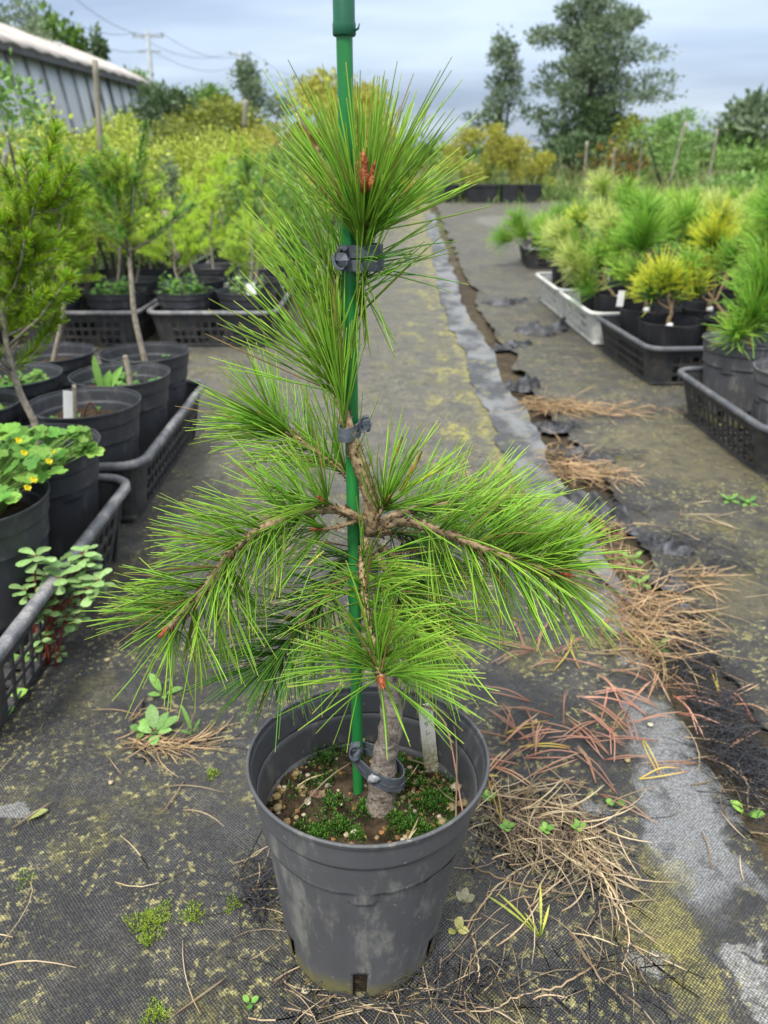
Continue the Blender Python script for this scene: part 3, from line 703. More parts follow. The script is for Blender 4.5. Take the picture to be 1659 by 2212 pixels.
# short side tufts round the whorl
branch([(805, 1140, .594), (820, 1110, .59), (834, 1085, .586)], .0022, .0018, 34, (.065, .09), ang=(40, 50), s=(.5, 1), bias=(.15, 0, .3), stubn=14, bud_l=.010)
branch([(790, 1120, .590), (750, 1108, .585), (715, 1092, .582), (700, 1082, .58)], .0020, .0016, 28, NL, ang=(45, 55), s=(.6, 1), bias=(-.15, 0, .2), stubn=14, bud_l=.008)
branch([(770, 1125, .590), (730, 1138, .586), (690, 1142, .582)], .0018, .0016, 20, NL, ang=(60, 60), s=(.7, 1), bias=(-.2, -.1, -.05), stubn=14, bud_l=.008)
branch([(795, 1165, .61), (760, 1200, .62), (735, 1215, .63)], .0022, .0018, 24, NL, ang=(50, 60), s=(.2, 1), bias=(-.3, .2, -.1), mat=M_NEEDLED, stubn=10, bud_l=0)
branch([(805, 1160, .615), (850, 1150, .635), (900, 1160, .66), (940, 1185, .68)], .0026, .0020, 65, NL, ang=(50, 50), s=(.2, 1), bias=(.15, .1, -.1), mat=M_NEEDLED, stubn=20, bud_l=0)
# a few dying yellow and brown-tipped needles
b_, d_, l_ = [], [], []
for (x0, y0, x1, y1, yy) in ((862, 1060, 912, 975, .585), (868, 1062, 908, 985, .585), (880, 1050, 960, 1010, .59), (848, 1000, 870, 945, .60), (700, 1190, 660, 1225, .56), (1100, 1330, 1130, 1345, .57)):
    a = at(x0, y0, yy); c = at(x1, y1, yy - .01); b_.append(tuple(a)); d_.append(tuple(c - a)); l_.append((c - a).length)
under(MB().needles(b_, d_, l_, .0010, None, 6, 4, tip=.6).build('dying_needles', M_YNEEDLE, kind='stuff'), pine)

# ---------------------------------------------------------------- rubber ties
def ribbon(mb, path, w, th):
    """flat band swept along a path, its width kept near vertical"""
    p = arr([tuple(q) for q in path]); k = len(p); T = norm(np.gradient(p, axis=0)); up = np.tile([[0, 0, 1.0]], (k, 1))
    out = norm(np.cross(T, up)); up = np.cross(out, T); V, F = [], []
    for i in range(k):
        for a, b in ((-.5, -1), (-.5, 1), (.5, 1), (.5, -1)): V.append(p[i] + up[i] * w * a + out[i] * th * b * .5)
    for i in range(k - 1):
        for j in range(4): F.append((i * 4 + j, i * 4 + (j + 1) % 4, (i + 1) * 4 + (j + 1) % 4, (i + 1) * 4 + j))
    mb.add(V, F)
def tie(label, z, c0, r0, c1, r1, knot, w=.007, tilt=0.0, twist=0.0, knot_s=.012):
    """band round two stems (centres c0, c1 in plan) with a bunched knot"""
    root = empty('rubber_tie', (c0[0], c0[1], z), label, 'rubber tie')
    mb = MB(); cx, cy = (c0[0] + c1[0]) / 2, (c0[1] + c1[1]) / 2; ax = Vector((c1[0] - c0[0], c1[1] - c0[1])); dist = ax.length; ax = ax.normalized() if dist else Vector((1, 0))
    for lap, (dz, ex) in enumerate(((w * .52, 0), (-w * .52, .0007))):
        loop = []
        for q in np.linspace(0, 2 * math.pi, 41):
            f = .5 + .5 * math.cos(q); r = r0 + (r1 - r0) * f + .0012 + ex
            x = math.cos(q) * (dist / 2 + r); y = math.sin(q) * r
            loop.append((cx + ax.x * x - ax.y * y, cy + ax.y * x + ax.x * y, z + dz + tilt * x + twist * math.sin(q + lap)))
        ribbon(mb, loop, w * (.95 - .1 * lap), .0014)
    mb.V = [v + np.random.RandomState(int(z * 1e4)).randn(*v.shape) * .00016 for v in mb.V]
    under(mb.build('band', M_RUBBER, smooth=False), root)
    mb = MB(); k = Vector(knot); rg = np.random.RandomState(int(abs(z) * 999))
    fold = []
    for q in np.linspace(0, 5.2, 26):
        rr_ = knot_s * (.62 - .05 * q); fold.append((k.x + rr_ * math.cos(q + 1) * .8, k.y - .0015 * q * .5, k.z + rr_ * math.sin(q + 1)))
    mb2 = MB(); p = arr(fold); V, F = [], []
    for i in range(len(p)):
        for a, b in ((-1, -1), (-1, 1), (1, 1), (1, -1)): V.append(p[i] + arr((.0009 * b, a * w * .42, .0009 * b)))
    for i in range(len(p) - 1):
        for j in range(4): F.append((i * 4 + j, i * 4 + (j + 1) % 4, (i + 1) * 4 + (j + 1) % 4, (i + 1) * 4 + j))
    mb2.add(V, F); v, f = pebble_verts(k, knot_s * .45, rg, .9); mb2.add(v, f)
    under(mb2.build('knot', M_RUBBER, smooth=False), root)
up_c = at(782, 552, .612); tie('crumpled black rubber tie holding the crown tuft to the stake', at(760, 556, SY).z, (SX, SY), .0058, (up_c.x + .003, up_c.y - .004), .011, at(738, 560, .594), .0095, 0, .0, .014)
lo_c = at(752, 925, .593); tie('double-wrapped grey rubber tie round stake and leader, midway up', at(760, 930, .60).z, (SX, SY), .0058, (lo_c.x - .001, lo_c.y), .0065, at(788, 917, .604), .0062, 0.0, .0012, .011)
b_c = at(832, 1645, .587); tie('blue-grey rubber tie round the base of the trunk', at(815, 1640, .60).z, (SX, SY), .0058, (b_c.x + .001, b_c.y - .001), .0185, at(768, 1622, .593), .0085, -.18, .0005, .014)

# ---------------------------------------------------------------- name tag
n = NT('name_tag'); o = n.obj(); sp = n.n('ShaderNodeSeparateXYZ'); n.l(o, sp.inputs[0])
dirt = n.math('MULTIPLY', n.step(sp.outputs[2], .045, .0, 0, 1), n.step(n.noise(o, 260, 4, .7), .3, .62))
M_TAG = n.finish(n.mix(dirt, (0.74, 0.72, 0.63), (0.25, 0.23, 0.09)), .5, None, .35)
M_INK = simple('ink', (0.06, 0.06, 0.07), .6, .2)
t0, t1 = at(931, 1648, .655), at(918, 1521, .668)
zax = (t1 - t0).normalized(); xax = Vector((1, .1, 0)); xax = (xax - zax * xax.dot(zax)).normalized(); yax = zax.cross(xax)
tagroot = empty('plant_label', t0, 'white plastic plant label with handwritten characters, stuck in the front pot', 'plant label')
tagroot.rotation_euler = Matrix((xax, yax, zax)).transposed().to_euler()
TL, TW = (t1 - t0).length, .0158
mb = MB(); prof = [(-.5, -.02), (.5, -.02), (.5, TL - .006), (.42, TL - .0015), (.3, TL), (-.36, TL), (-.5, TL - .002)]
V = [(x * TW, y, z) for y in (-.0006, .0006) for x, z in prof]; k = len(prof)
F = [(i, (i + 1) % k, k + (i + 1) % k, k + i) for i in range(k)] + [(0, 1, 2, 6), (2, 3, 4, 4), (2, 4, 5, 6)] + [tuple(k + q for q in (6, 2, 1, 0)), tuple(k + q for q in (4, 3, 2, 2)), tuple(k + q for q in (6, 5, 4, 2))]
mb.add(V, F); mb.build('label_plate', M_TAG, tagroot, smooth=False)
CH = [[[(-.15, .30), (-.06, .22)], [(-.2, .1), (-.1, .04)], [(-.2, -.3), (.05, -.18), (.3, .2)]],
      [[(-.1, .25), (-.2, -.02)], [(-.1, .22), (.12, .24), (.08, -.05), (-.12, -.32)], [(-.12, .06), (.04, -.02)], [(.22, .34), (.26, .24)], [(.33, .38), (.37, .28)]],
      [[(-.1, .3), (-.08, -.25), (.3, .05)]]]
mb = MB()
for ci, ch in enumerate(CH):
    zc = TL - .0135 - ci * .0105
    for s in ch: mb.tube([(x * .0115 - .0005, -.0008, zc + z * .0105) for x, z in s], .00034, 5)
mb.build('handwriting', M_INK, tagroot)

# ---------------------------------------------------------------- fallen needles and bits in the pot
def fallen(px0, py0, px1, py1, label, mat, zfun=None, group=None, r=.0008, sag=.01, name='fallen_needle', z0=None, z1=None, cat='fallen needle'):
    a = gnd(px0, py0, z0 if z0 is not None else .006); b = gnd(px1, py1, z1 if z1 is not None else .006); m = (a + b) / 2; d = b - a
    m += Vector((-d.y, d.x, 0)).normalized() * d.length * random.uniform(-.12, .12); m.z += sag * d.length
    pth = spline([a, m, b], 7); o = MB().tube(pth, [r * .8, r, r, r, r, r * .9, r * .4], 5, r=random.random()).build(name, mat)
    return tag(o, label, cat, group)
fallen(630, 1705 + 60, 770, 1700 - 60, 'long pale stalk arched across the soil of the front pot', M_STRAW, z0=SZ + .004, z1=SZ + .006, sag=.12, name='dry_stalk', cat='stalk')
for q in ((885, 1515, 1000, 1755), (905, 1520, 985, 1800)):
    a, m, b = at(q[0], q[1], .655), at(q[0] + 75, q[1] + 45, .66), gnd(q[2], q[3], SZ + .01)
    tag(MB().tube(spline([a, m, b], 14), .0009, 5, r=random.random()).build('dry_stalk', M_DRYNEEDLE if q[0] < 900 else M_STRAW), 'reddish needle pair bent over behind the plant label' if q[0] < 900 else 'straw-coloured stalk bent over the top of the plant label', 'stalk')
for q in ((845, 1720, 905, 1650), (880, 1640, 935, 1660), (870, 1830, 905, 1765), (880, 1832, 900, 1790), (940, 1690, 990, 1735), (700, 1672, 640, 1700), (1000, 1640, 965, 1610)):
    fallen(*q, 'short dry needle bit lying on the moss of the front pot', M_STRAW, z0=SZ + .006, z1=SZ + .008, group='dry needle bits in the front pot', name='dry_needle')
mb = MB(); c = soil_pt(682, 1722); mb.leaves([tuple(c + Vector((-.008, .002, .004)))], [(1, -.3, .1)], [(0, -.4, 1)], .02, .009, r=.5)
tag(mb.build('dead_leaf', simple('dead_leaf', (0.16, 0.09, 0.06), .7, .3, 200)), 'curled brown leaf on the soil of the front pot', 'leaf')

# ================================================================== TRAYS
def rounded_loop(w, l, r, per=7):
    P = []
    for cx, cy, a0 in ((w / 2 - r, l / 2 - r, 0), (-w / 2 + r, l / 2 - r, 90), (-w / 2 + r, -l / 2 + r, 180), (w / 2 - r, -l / 2 + r, 270)):
        for k in range(per + 1):
            a = rad(a0 + 90 * k / per); P.append((cx + r * math.cos(a), cy + r * math.sin(a), 1 if 0 < k < per else 0, a))
    return P
def make_tray(w, l, h, m_wall, m_rim, label, white=False, taper=.035):
    root = empty('plant_tray', (0, 0, 0), label, 'tray', 'trays of potted plants')
    hole, bar = (.027, .0095) if not white else (.027, .011)
    # rows of the lattice, from the floor up
    zs, solid = [0.0], []
    def row(hh, s): zs.append(zs[-1] + hh); solid.append(s)
    row(.012, True)
    while zs[-1] < h - .05: row(hole, False); row(bar, True)
    row(h - zs[-1], True)
    for side in range(4):
        length, half = (l, w / 2) if side % 2 == 0 else (w, l / 2)
        r = .05; run = length - 2 * r; us = [-run / 2]; us_s = []
        def col(q, s): us.append(us[-1] + q); us_s.append(s)
        mar = .03 if not white else .09
        col(mar, True)
        while us[-1] < run / 2 - mar - hole: col(hole, False); col(bar, True)
        col(run / 2 - us[-1], True)
        V, F = [], []; cols = []
        for u in us: cols.append((u, 0))
        arc = [(None, a) for a in np.linspace(0, 90, 6)[1:]]
        pts2 = [(u, half) for u in us] + [(run / 2 + r * math.sin(rad(a)), half - r + r * math.cos(rad(a))) for _, a in arc]
        nc = len(pts2); cs = us_s + [True] * len(arc)
        for z in zs:
            k = 1 - taper * (1 - z / h) / half * 1.0
            for (u, v) in pts2:
                x, y = (v, -u) if side == 0 else ((-u, -v) if side == 1 else ((-v, u) if side == 2 else (u, v)))
                V.append((x * k, y * k, z))
        for i in range(len(zs) - 1):
            for j in range(nc - 1):
                if solid[i] or cs[j]: F.append((i * nc + j, (i + 1) * nc + j, (i + 1) * nc + j + 1, i * nc + j + 1))
        o = MB().add(V, F).build('lattice_wall', m_wall, root, smooth=False)
        m = o.modifiers.new('wall', 'SOLIDIFY'); m.thickness = .0035; m.offset = 0
    # rolled rim
    P = rounded_loop(w, l, .055); V, F = [], []; sec = [(-.004, -.012), (-.004, .001), (.002, .005), (.011, .005), (.016, .001), (.016, -.010), (.0125, -.012), (.012, -.001)]
    for (x, y, _, a) in P:
        nx, ny = math.cos(a), math.sin(a)
        for (q, z) in sec: V.append((x + nx * q, y + ny * q, h + z))
    k = len(sec)
    for i in range(len(P)):
        i2 = (i + 1) % len(P)
        for j in range(k): F.append((i * k + j, i2 * k + j, i2 * k + (j + 1) % k, i * k + (j + 1) % k))
    MB().add(V, F).build('rim', m_rim, root)
    fl = MB(); q = (w - 2 * taper) / 2, (l - 2 * taper) / 2
    for x in np.arange(-q[0], q[0], .04): fl.box((x, 0, .004), (.012, 2 * q[1], .006))
    for y in np.arange(-q[1], q[1], .05): fl.box((0, y, .0085), (2 * q[0], .012, .006))
    fl.build('floor_grid', m_wall, root, smooth=False)
    return root
TRAYS = {}
def tray(kind, x, y, rot, label, z=.006):
    if kind not in TRAYS:
        t = {'left': lambda: make_tray(.56, .70, .16, M_TRAY, M_RIM, ''), 'right': lambda: make_tray(.56, .63, .15, M_TRAY, M_RIMD, ''),
             'white': lambda: make_tray(.56, .62, .15, M_TRAYW, M_TRAYW, '', True)}[kind](); TRAYS[kind] = t
    else: t = copy_tree(TRAYS[kind])
    t.location = (x, y, z); t.rotation_euler = (0, 0, rad(rot)); tag(t, label, 'tray', 'trays of potted plants'); return t
tray('left', -.83, 1.185, 0, 'black lattice tray with worn grey rim beside the red-stemmed weed')
tray('left', -.835, 1.965, 0, 'black lattice tray holding the pot of a dead stump and the bare-trunked spruce')
for i, (x, y, lb) in enumerate(((-.765, 3.80, 'lattice tray at the path end of the first row set crosswise'), (-1.375, 3.80, 'lattice tray second from the path in the row set crosswise'),
                 (-1.99, 3.80, 'lattice tray third from the path in the row set crosswise'), (-.80, 4.62, 'lattice tray behind the crosswise row, at the path edge'),
                 (-1.42, 4.62, 'lattice tray behind the crosswise row, one in from the path'), (-.85, 5.45, 'lattice tray in the farthest visible row by the path'), (-1.5, 5.45, 'lattice tray in the farthest visible row, away from the path'))):
    tray('left', x, y, 0, lb)
tray('right', 1.26, 2.195, 2, 'black lattice tray holding two grey pots at the picture edge')
tray('right', 1.235, 3.13, 4, 'black lattice tray of soft black pots next to the white tray')
tray('white', 1.20, 3.79, 2, 'dirty white tray touching the black lattice tray')
tray('white', 1.19, 4.43, 1, 'dirty white tray behind the other white tray')
tray('right', 1.36, 6.33, -3, 'far black lattice tray standing alone with a bushy pine')

# ================================================================== POTS IN THE TRAYS
POTS = {}
def make_pot(kind):
    root = empty('plant_pot', (0, 0, 0))
    if kind == 'slit': R, Rb, H, m = .127, .088, .265, M_POT2
    elif kind == 'slitgrey': R, Rb, H, m = .13, .092, .262, M_POT
    elif kind == 'wide': R, Rb, H, m = .138, .10, .215, M_POT2
    else: R, Rb, H, m = .122, .098, .205, M_POT3
    if kind == 'soft':
        o = MB().lathe([(.0, .003), (Rb, 0), (Rb * 1.01, .004), (R * .985, H * .9), (R, H * .95), (R * 1.012, H * .99), (R * 1.012, H)], 40, wob=lambda w, i: 1 + .012 * math.sin(5 * w + i)).build('pot_wall', m, root)
        md = o.modifiers.new('wall', 'SOLIDIFY'); md.thickness = .002; md.offset = -1
    else:
        o = pot_mesh('pot_wall', m, R, Rb, H, 64, 22, 8, .0025, None, 4, 16, .6); o.parent = root
    V, F = [], []
    for r in np.linspace(0, R * .90, 8):
        for j in range(28):
            w = j * 2 * math.pi / 28; V.append((r * math.cos(w), r * math.sin(w), H * .80 + .006 * math.sin(40 * r * math.cos(w)) + .004 * random.random()))
    for i in range(7):
        for j in range(28): F.append((i * 28 + j, (i + 1) * 28 + j, (i + 1) * 28 + (j + 1) % 28, i * 28 + (j + 1) % 28))
    MB().add(V, F).build('soil', M_SOIL, root)
    return root
def potted(kind, x, y, label, z=.018, s=1.0, group='nursery pots standing in trays', rot=None):
    if kind not in POTS: POTS[kind] = p = make_pot(kind)
    else: p = copy_tree(POTS[kind])
    p.location = (x, y, z); p.scale = (s, s, s); p.rotation_euler = (0, 0, random.uniform(0, 6) if rot is None else rot)
    tag(p, label, 'pot', group); return Vector((x, y, z + {'slit': .212, 'slitgrey': .21, 'wide': .172, 'soft': .164}[kind] * s))
s_a = potted('slit', -.69, 1.165, 'dark slit pot overflowing with clover and small yellow flowers')
s_h = potted('slit', -.69, 1.425, 'dark slit pot of the yellow-green spruce, behind the clover pot')
s_c = potted('slit', -.69, 1.71, 'dark slit pot with a dead twig and a white label')
s_d = potted('slit', -.685, 1.96, 'dark slit pot with a cut stump and grass blades')
s_e = potted('slit', -.69, 2.205, 'dark slit pot of the bare-trunked spruce, last in its tray')
s_f = potted('slit', -.965, 2.20, 'dark slit pot of a grey-stemmed spruce in the inner row, at the tray end')
s_g = potted('slit', -.965, 1.95, 'dark slit pot in the inner row, filled with low green weeds')
s_g2 = potted('slit', -.965, 1.70, 'dark slit pot in the inner row, level with the white label')
s_g3 = potted('slit', -.965, 1.42, 'dark slit pot at the picture edge behind the clover')
FARP = []
for i, (x, y, lb) in enumerate(((-.63, 3.62, 'wide dark pot by the path in the crosswise row, with a white tag'), (-.91, 3.62, 'wide dark pot of leafy weeds, second from the path in the crosswise row'), (-1.23, 3.62, 'wide dark pot third from the path in the crosswise row'),
        (-1.52, 3.62, 'wide dark pot fourth from the path in the crosswise row'), (-1.85, 3.62, 'wide dark pot fifth from the path in the crosswise row'), (-2.13, 3.62, 'wide dark pot sixth from the path in the crosswise row'), (-.64, 3.95, 'wide dark pot in the second line of the crosswise trays, nearest the path'), (-.93, 3.95, 'wide dark pot in the second line of the crosswise trays, second from the path'),
        (-1.24, 3.95, 'wide dark pot in the second line of the crosswise trays, third from the path'), (-1.53, 3.95, 'wide dark pot in the second line of the crosswise trays, fourth from the path'), (-.66, 4.45, 'wide dark pot in the tray behind, at the path edge'), (-.95, 4.45, 'wide dark pot in the tray behind, second from the path'), (-1.3, 4.45, 'wide dark pot in the tray behind, third from the path'), (-1.58, 4.45, 'wide dark pot in the tray behind, fourth from the path'),
        (-.72, 5.3, 'wide dark pot in the farthest row by the path'), (-1.0, 5.3, 'wide dark pot in the farthest row, one in from the path'))):
    FARP.append(potted('wide', x, y, lb))
s_r1 = potted('slitgrey', 1.125, 2.385, 'grey slit pot of the leaning green pine at the picture edge', rot=.2)
s_r2 = potted('slitgrey', 1.125, 2.02, 'grey slit pot cut by the picture edge, in front of the leaning pine', rot=.9)
RP = []
for (x, y, lb) in ((1.10, 2.975, 'soft black pot nearest in its tray, with a low golden-tipped pine'), (1.36, 2.99, 'soft black pot beside the nearest one, away from the path'), (1.10, 3.235, 'soft black pot with a white label and brown litter, by the white tray'), (1.36, 3.26, 'soft black pot of the tall golden pine'),
                   (1.09, 3.62, 'soft black pot nearest in the first white tray'), (1.345, 3.62, 'soft black pot inside the first white tray, second from the path'), (1.09, 3.90, 'soft black pot at the far end of the first white tray'), (1.345, 3.92, 'soft black pot inside the first white tray, far inner place'),
                   (1.08, 4.28, 'soft black pot nearest in the far white tray'), (1.335, 4.28, 'soft black pot inside the far white tray'), (1.08, 4.56, 'soft black pot at the end of the far white tray'), (1.25, 6.2, 'soft black pot by the path in the lone far tray'), (1.50, 6.22, 'soft black pot, inner one in the lone far tray')):
    RP.append(potted('soft', x, y, lb, group='soft black pots standing in trays'))

# ================================================================== YOUNG SPRUCES
PAL = {
 'lime': needle_mat('lime_spruce_needles', [(0, (0.40, 0.55, 0.045)), (.5, (0.54, 0.71, 0.06)), (1, (0.64, 0.78, 0.10))], hue=.03, val=.25, trans=.5),
 'green': needle_mat('green_spruce_needles', [(0, (0.09, 0.19, 0.02)), (.6, (0.16, 0.34, 0.04)), (1, (0.26, 0.44, 0.07))], hue=.03, val=.3, trans=.2),
 'mid': needle_mat('mid_spruce_needles', [(0, (0.25, 0.37, 0.03)), (.6, (0.39, 0.54, 0.045)), (1, (0.50, 0.62, 0.07))], hue=.035, val=.35, trans=.2),
 'gold': needle_mat('gold_tipped_pine_needles', [(0, (0.06, 0.15, 0.03)), (.45, (0.13, 0.27, 0.04)), (.62, (0.60, 0.66, 0.05)), (1, (0.78, 0.78, 0.07))], hue=.02, val=.25, trans=.2),
 'cream': needle_mat('cream_pine_needles', [(0, (0.26, 0.42, 0.06)), (.35, (0.44, 0.58, 0.11)), (1, (0.74, 0.78, 0.25))], hue=.02, val=.25, trans=.2),
 'pale': needle_mat('pale_pine_needles', [(0, (0.17, 0.35, 0.045)), (.5, (0.31, 0.54, 0.06)), (1, (0.50, 0.68, 0.11))], hue=.03, val=.3, trans=.2),
 'pine': needle_mat('bright_pine_needles', [(0, (0.09, 0.21, 0.025)), (.5, (0.19, 0.40, 0.04)), (1, (0.32, 0.54, 0.06))], hue=.02, val=.3, trans=.2),
}
M_GREYBARK = simple('grey_bark', (0.27, 0.235, 0.185), .85, .3, 90, .7, 250, .15)
def spruce(label, base, trunk, mats, limbs, seed, shoot=.085, nl=.017, spread=.22, n_per=85, s0=.35, elev=(20, 60), r0=.009, group='young spruces in pots', sides=3, lat=3, name='spruce_sapling', az=None):
    """trunk: world points; limbs in all directions, each a bottle-brush shoot with side shoots"""
    rg = np.random.RandomState(seed); root = empty(name, base, label, 'sapling', group)
    T = spline([base] + trunk, 30); under(MB().tube(T, np.linspace(r0, r0 * .35, 30), 8).build('trunk', M_GREYBARK), root)
    wood = MB(); nd = {m: MB() for m in mats}
    def brush(p0, p1, m):
        d = p1 - p0; ln = np.linalg.norm(d); d = d / ln; k = int(1.45 * n_per * ln / shoot); u = rg.rand(k); a, b = perp(d[None]); w = rg.rand(k) * 6.28
        R = a * np.cos(w)[:, None] + b * np.sin(w)[:, None]; D = d * .75 + R * (.95 - .35 * u[:, None])
        m.needles(p0 + d * (ln * u)[:, None], D, nl * rg.uniform(.75, 1.15, k), .0009, None, 1, sides)
        tip = rg.randn(10, 3) * .4 + d; m.needles(np.tile(p1, (10, 1)), tip, nl * .9, .0009, None, 1, sides)
    for i in range(limbs):
        s = s0 + (1 - s0) * (i + rg.rand()) / limbs; p = T[min(29, int(s * 29))]; w = rg.rand() * 6.28 if az is None else rad(rg.uniform(*az)); el = rad(rg.uniform(*elev))
        L = spread * (1.05 - .6 * (s - s0) / (1 - s0)) * rg.uniform(.6, 1.1); d = arr((math.cos(w) * math.cos(el), math.sin(w) * math.cos(el), math.sin(el)))
        e = p + d * L; m = nd[mats[rg.randint(len(mats))]]
        q0 = p + d * max(0, L - shoot * 1.2) * rg.uniform(.4, .9)
        wood.tube([p, (p + e) / 2 + (0, 0, -.01), e - d * .01], [.0035, .003, .0015], 5); brush(q0, e, m)
        for k in range(lat):
            b0 = q0 + (e - q0) * rg.uniform(0, .7); dd = d + rg.randn(3) * .65 + (0, 0, .25); dd /= np.linalg.norm(dd); e2 = b0 + dd * shoot * rg.uniform(.5, 1.0)
            wood.tube([b0, e2], [.002, .001], 4); brush(b0, e2, m)
    tipd = T[-1] - T[-3]; tipd /= np.linalg.norm(tipd); brush(T[-1] - tipd * .02, T[-1] + tipd * shoot * 1.2, nd[mats[0]])
    under(wood.build('limbs', M_GREYBARK), root)
    for m in mats:
        if nd[m].n: under(nd[m].build('needles', PAL[m], kind='stuff'), root)
    return root
Y1 = 1.425
spruce('tall yellow-green spruce sapling with whitish stem, at the picture edge', tuple(s_h), [at(78, 925, Y1), at(42, 845, Y1), at(14, 740, Y1), at(8, 660, Y1 + .02), at(34, 590, Y1 + .03), at(60, 500, Y1 + .03), at(80, 430, Y1 + .03)], ['lime', 'lime', 'lime', 'mid'], 24, 4, .10, .023, .19, 105, .30, (0, 60), .008, lat=2)
spruce('spruce sapling with long bare trunk and dark upright shoots', tuple(s_e), [at(292, 690, 2.2), at(285, 620, 2.2), at(281, 570, 2.2), at(278, 520, 2.2), at(282, 450, 2.2), at(290, 400, 2.2)], ['green', 'mid'], 20, 7, .12, .022, .23, 85, .56, (30, 72), .009, lat=2)
o = spruce('short low twig shoot on the bare trunk', (0, 0, 0), [], ['mid'], 0, 1) if False else None
spruce('lime spruce sapling behind the bare-trunked one', tuple(s_f), [at(140, 640, 2.2), at(130, 520, 2.2), at(128, 420, 2.2)], ['lime', 'mid'], 18, 9, .09, .018, .16, 140, .35, (15, 60), .008)
spruce('small yellow-green spruce rising over the inner dark pots', tuple(s_g2), [s_g2 + Vector((-.02, 0, .2)), s_g2 + Vector((-.03, .02, .42))], ['lime', 'mid'], 18, 12, .09, .018, .18, 140, .3, (10, 55), .008)
spruce('bushy spruce sapling cut by the picture edge', tuple(s_g3), [s_g3 + Vector((.0, 0, .2)), s_g3 + Vector((.02, .02, .45))], ['lime'], 16, 15, .09, .018, .18, 140, .3, (10, 55), .008)
LBS = ['sapling with lime tips by the path in the crosswise row', 'sapling of mixed lime and green shoots, second from the path', 'yellowish sapling third in the crosswise row', 'green sapling fourth in the crosswise row', 'lime sapling fifth in the crosswise row', 'sapling sixth in the crosswise row', 'sapling in the second line, nearest the path', 'sapling in the second line, second from the path', 'sapling in the second line, third from the path', 'sapling in the second line, fourth from the path',
       'sapling in the tray behind, at the path edge', 'sapling in the tray behind, second from the path', 'sapling in the tray behind, third from the path', 'sapling in the tray behind, fourth from the path', 'sapling in the farthest row by the path', 'sapling in the farthest row, one in from the path']
for i, (p, lb) in enumerate(zip(FARP, LBS)):
    rg = random.Random(i); h = rg.uniform(.38, .6) if i not in (0, 1) else (.34 if i else .30)
    spruce(lb, tuple(p), [p + Vector((rg.uniform(-.05, .05), 0, h * .5)), p + Vector((rg.uniform(-.08, .08), 0, h))], [['mid', 'lime'], ['lime', 'mid'], ['mid', 'green'], ['lime']][i % 4], 13, 30 + i, .10, .021, .20, 100, .3, (5, 55), .007, sides=2, lat=3)

# ================================================================== PINES IN THE RIGHT-HAND TRAYS
M_TAPE = simple('graft_tape', (0.72, 0.72, 0.70), .5, .1)
def pine_sapling(label, base, tufts, seed, tape=True, group='young pines in pots'):
    """tufts: (world point, palette, needle length, number)"""
    tufts = [(p, m, L, int(n_ * 1.5)) for (p, m, L, n_) in tufts]
    rg = np.random.RandomState(seed); root = empty('pine_sapling', base, label, 'sapling', group); base = arr(base); mb = MB(); first = arr(tufts[0][0]); fork = base + (first - base) * .45 + (rg.randn() * .01, rg.randn() * .01, 0)
    mb.tube(spline([base - (0, 0, .02), base + (first - base) * .2, fork, first], 12), np.linspace(.011, .004, 12), 7)
    for (p, m, L, n_) in tufts[1:]: mb.tube(spline([fork, (fork + arr(p)) / 2 - (0, 0, .015), arr(p)], 8), np.linspace(.005, .003, 8), 6)
    under(mb.build('trunk', M_TWIG), root)
    for (p, m, L, n_) in tufts:
        ax = norm((arr(p) - fork + (0, 0, .12))[None])[0]; a, b = perp(ax[None]); w = rg.rand(n_) * 6.28; al = np.clip(np.abs(rg.normal(.75, .38, n_)), .02, 1.7); u = rg.rand(n_)
        D = ax * np.cos(al)[:, None] + (a * np.cos(w)[:, None] + b * np.sin(w)[:, None]) * np.sin(al)[:, None]
        under(MB().needles(arr(p) + ax * ((u - .75) * .07)[:, None], D, L * rg.uniform(.75, 1.1, n_), .0014, np.tile(arr((0, 0, -.06)), (n_, 1)) + rg.randn(n_, 3) * .04, 3, 3).build('needles', PAL[m], kind='stuff'), root)
        under(MB().tube([arr(p), arr(p) + ax * .02], [.004, .0015], 6).build('bud', M_BUD), root)
    if tape:
        q = base + (first - base) * .1; under(MB().tube([q - (0, 0, .008), q, q + (0, 0, .012)], [.011, .0135, .011], 10).build('graft_tape', M_TAPE), root)
def A(px, py, y): return tuple(at(px, py, y))
P0 = RP[0]; pine_sapling('low pine with dark base and golden needle tips, nearest in its tray', tuple(P0), [(A(1430, 610, 2.99), 'gold', .12, 230), (A(1405, 625, 2.97), 'gold', .10, 90), (A(1460, 620, 2.99), 'gold', .10, 90)], 1)
pine_sapling('tall pine with long plain green needles among the golden ones', tuple(RP[2] + Vector((-.01, 0, 0))), [(A(1390, 520, 3.24), 'pine', .16, 260), (A(1375, 590, 3.2), 'pale', .10, 100), (A(1345, 590, 3.25), 'pale', .10, 90), (A(1400, 460, 3.3), 'pine', .12, 80)], 2)
pine_sapling('golden pine with dark green heart on a thin stem', tuple(RP[3]), [(A(1540, 530, 3.26), 'gold', .135, 260), (A(1530, 590, 3.24), 'gold', .11, 120), (A(1560, 480, 3.3), 'gold', .10, 90)], 3)
pine_sapling('pine of mixed yellow and green behind the nearest golden one', tuple(RP[1]), [(A(1490, 580, 3.02), 'pale', .10, 120), (A(1500, 620, 3.0), 'gold', .10, 100), (A(1580, 560, 3.05), 'pine', .11, 120)], 4)
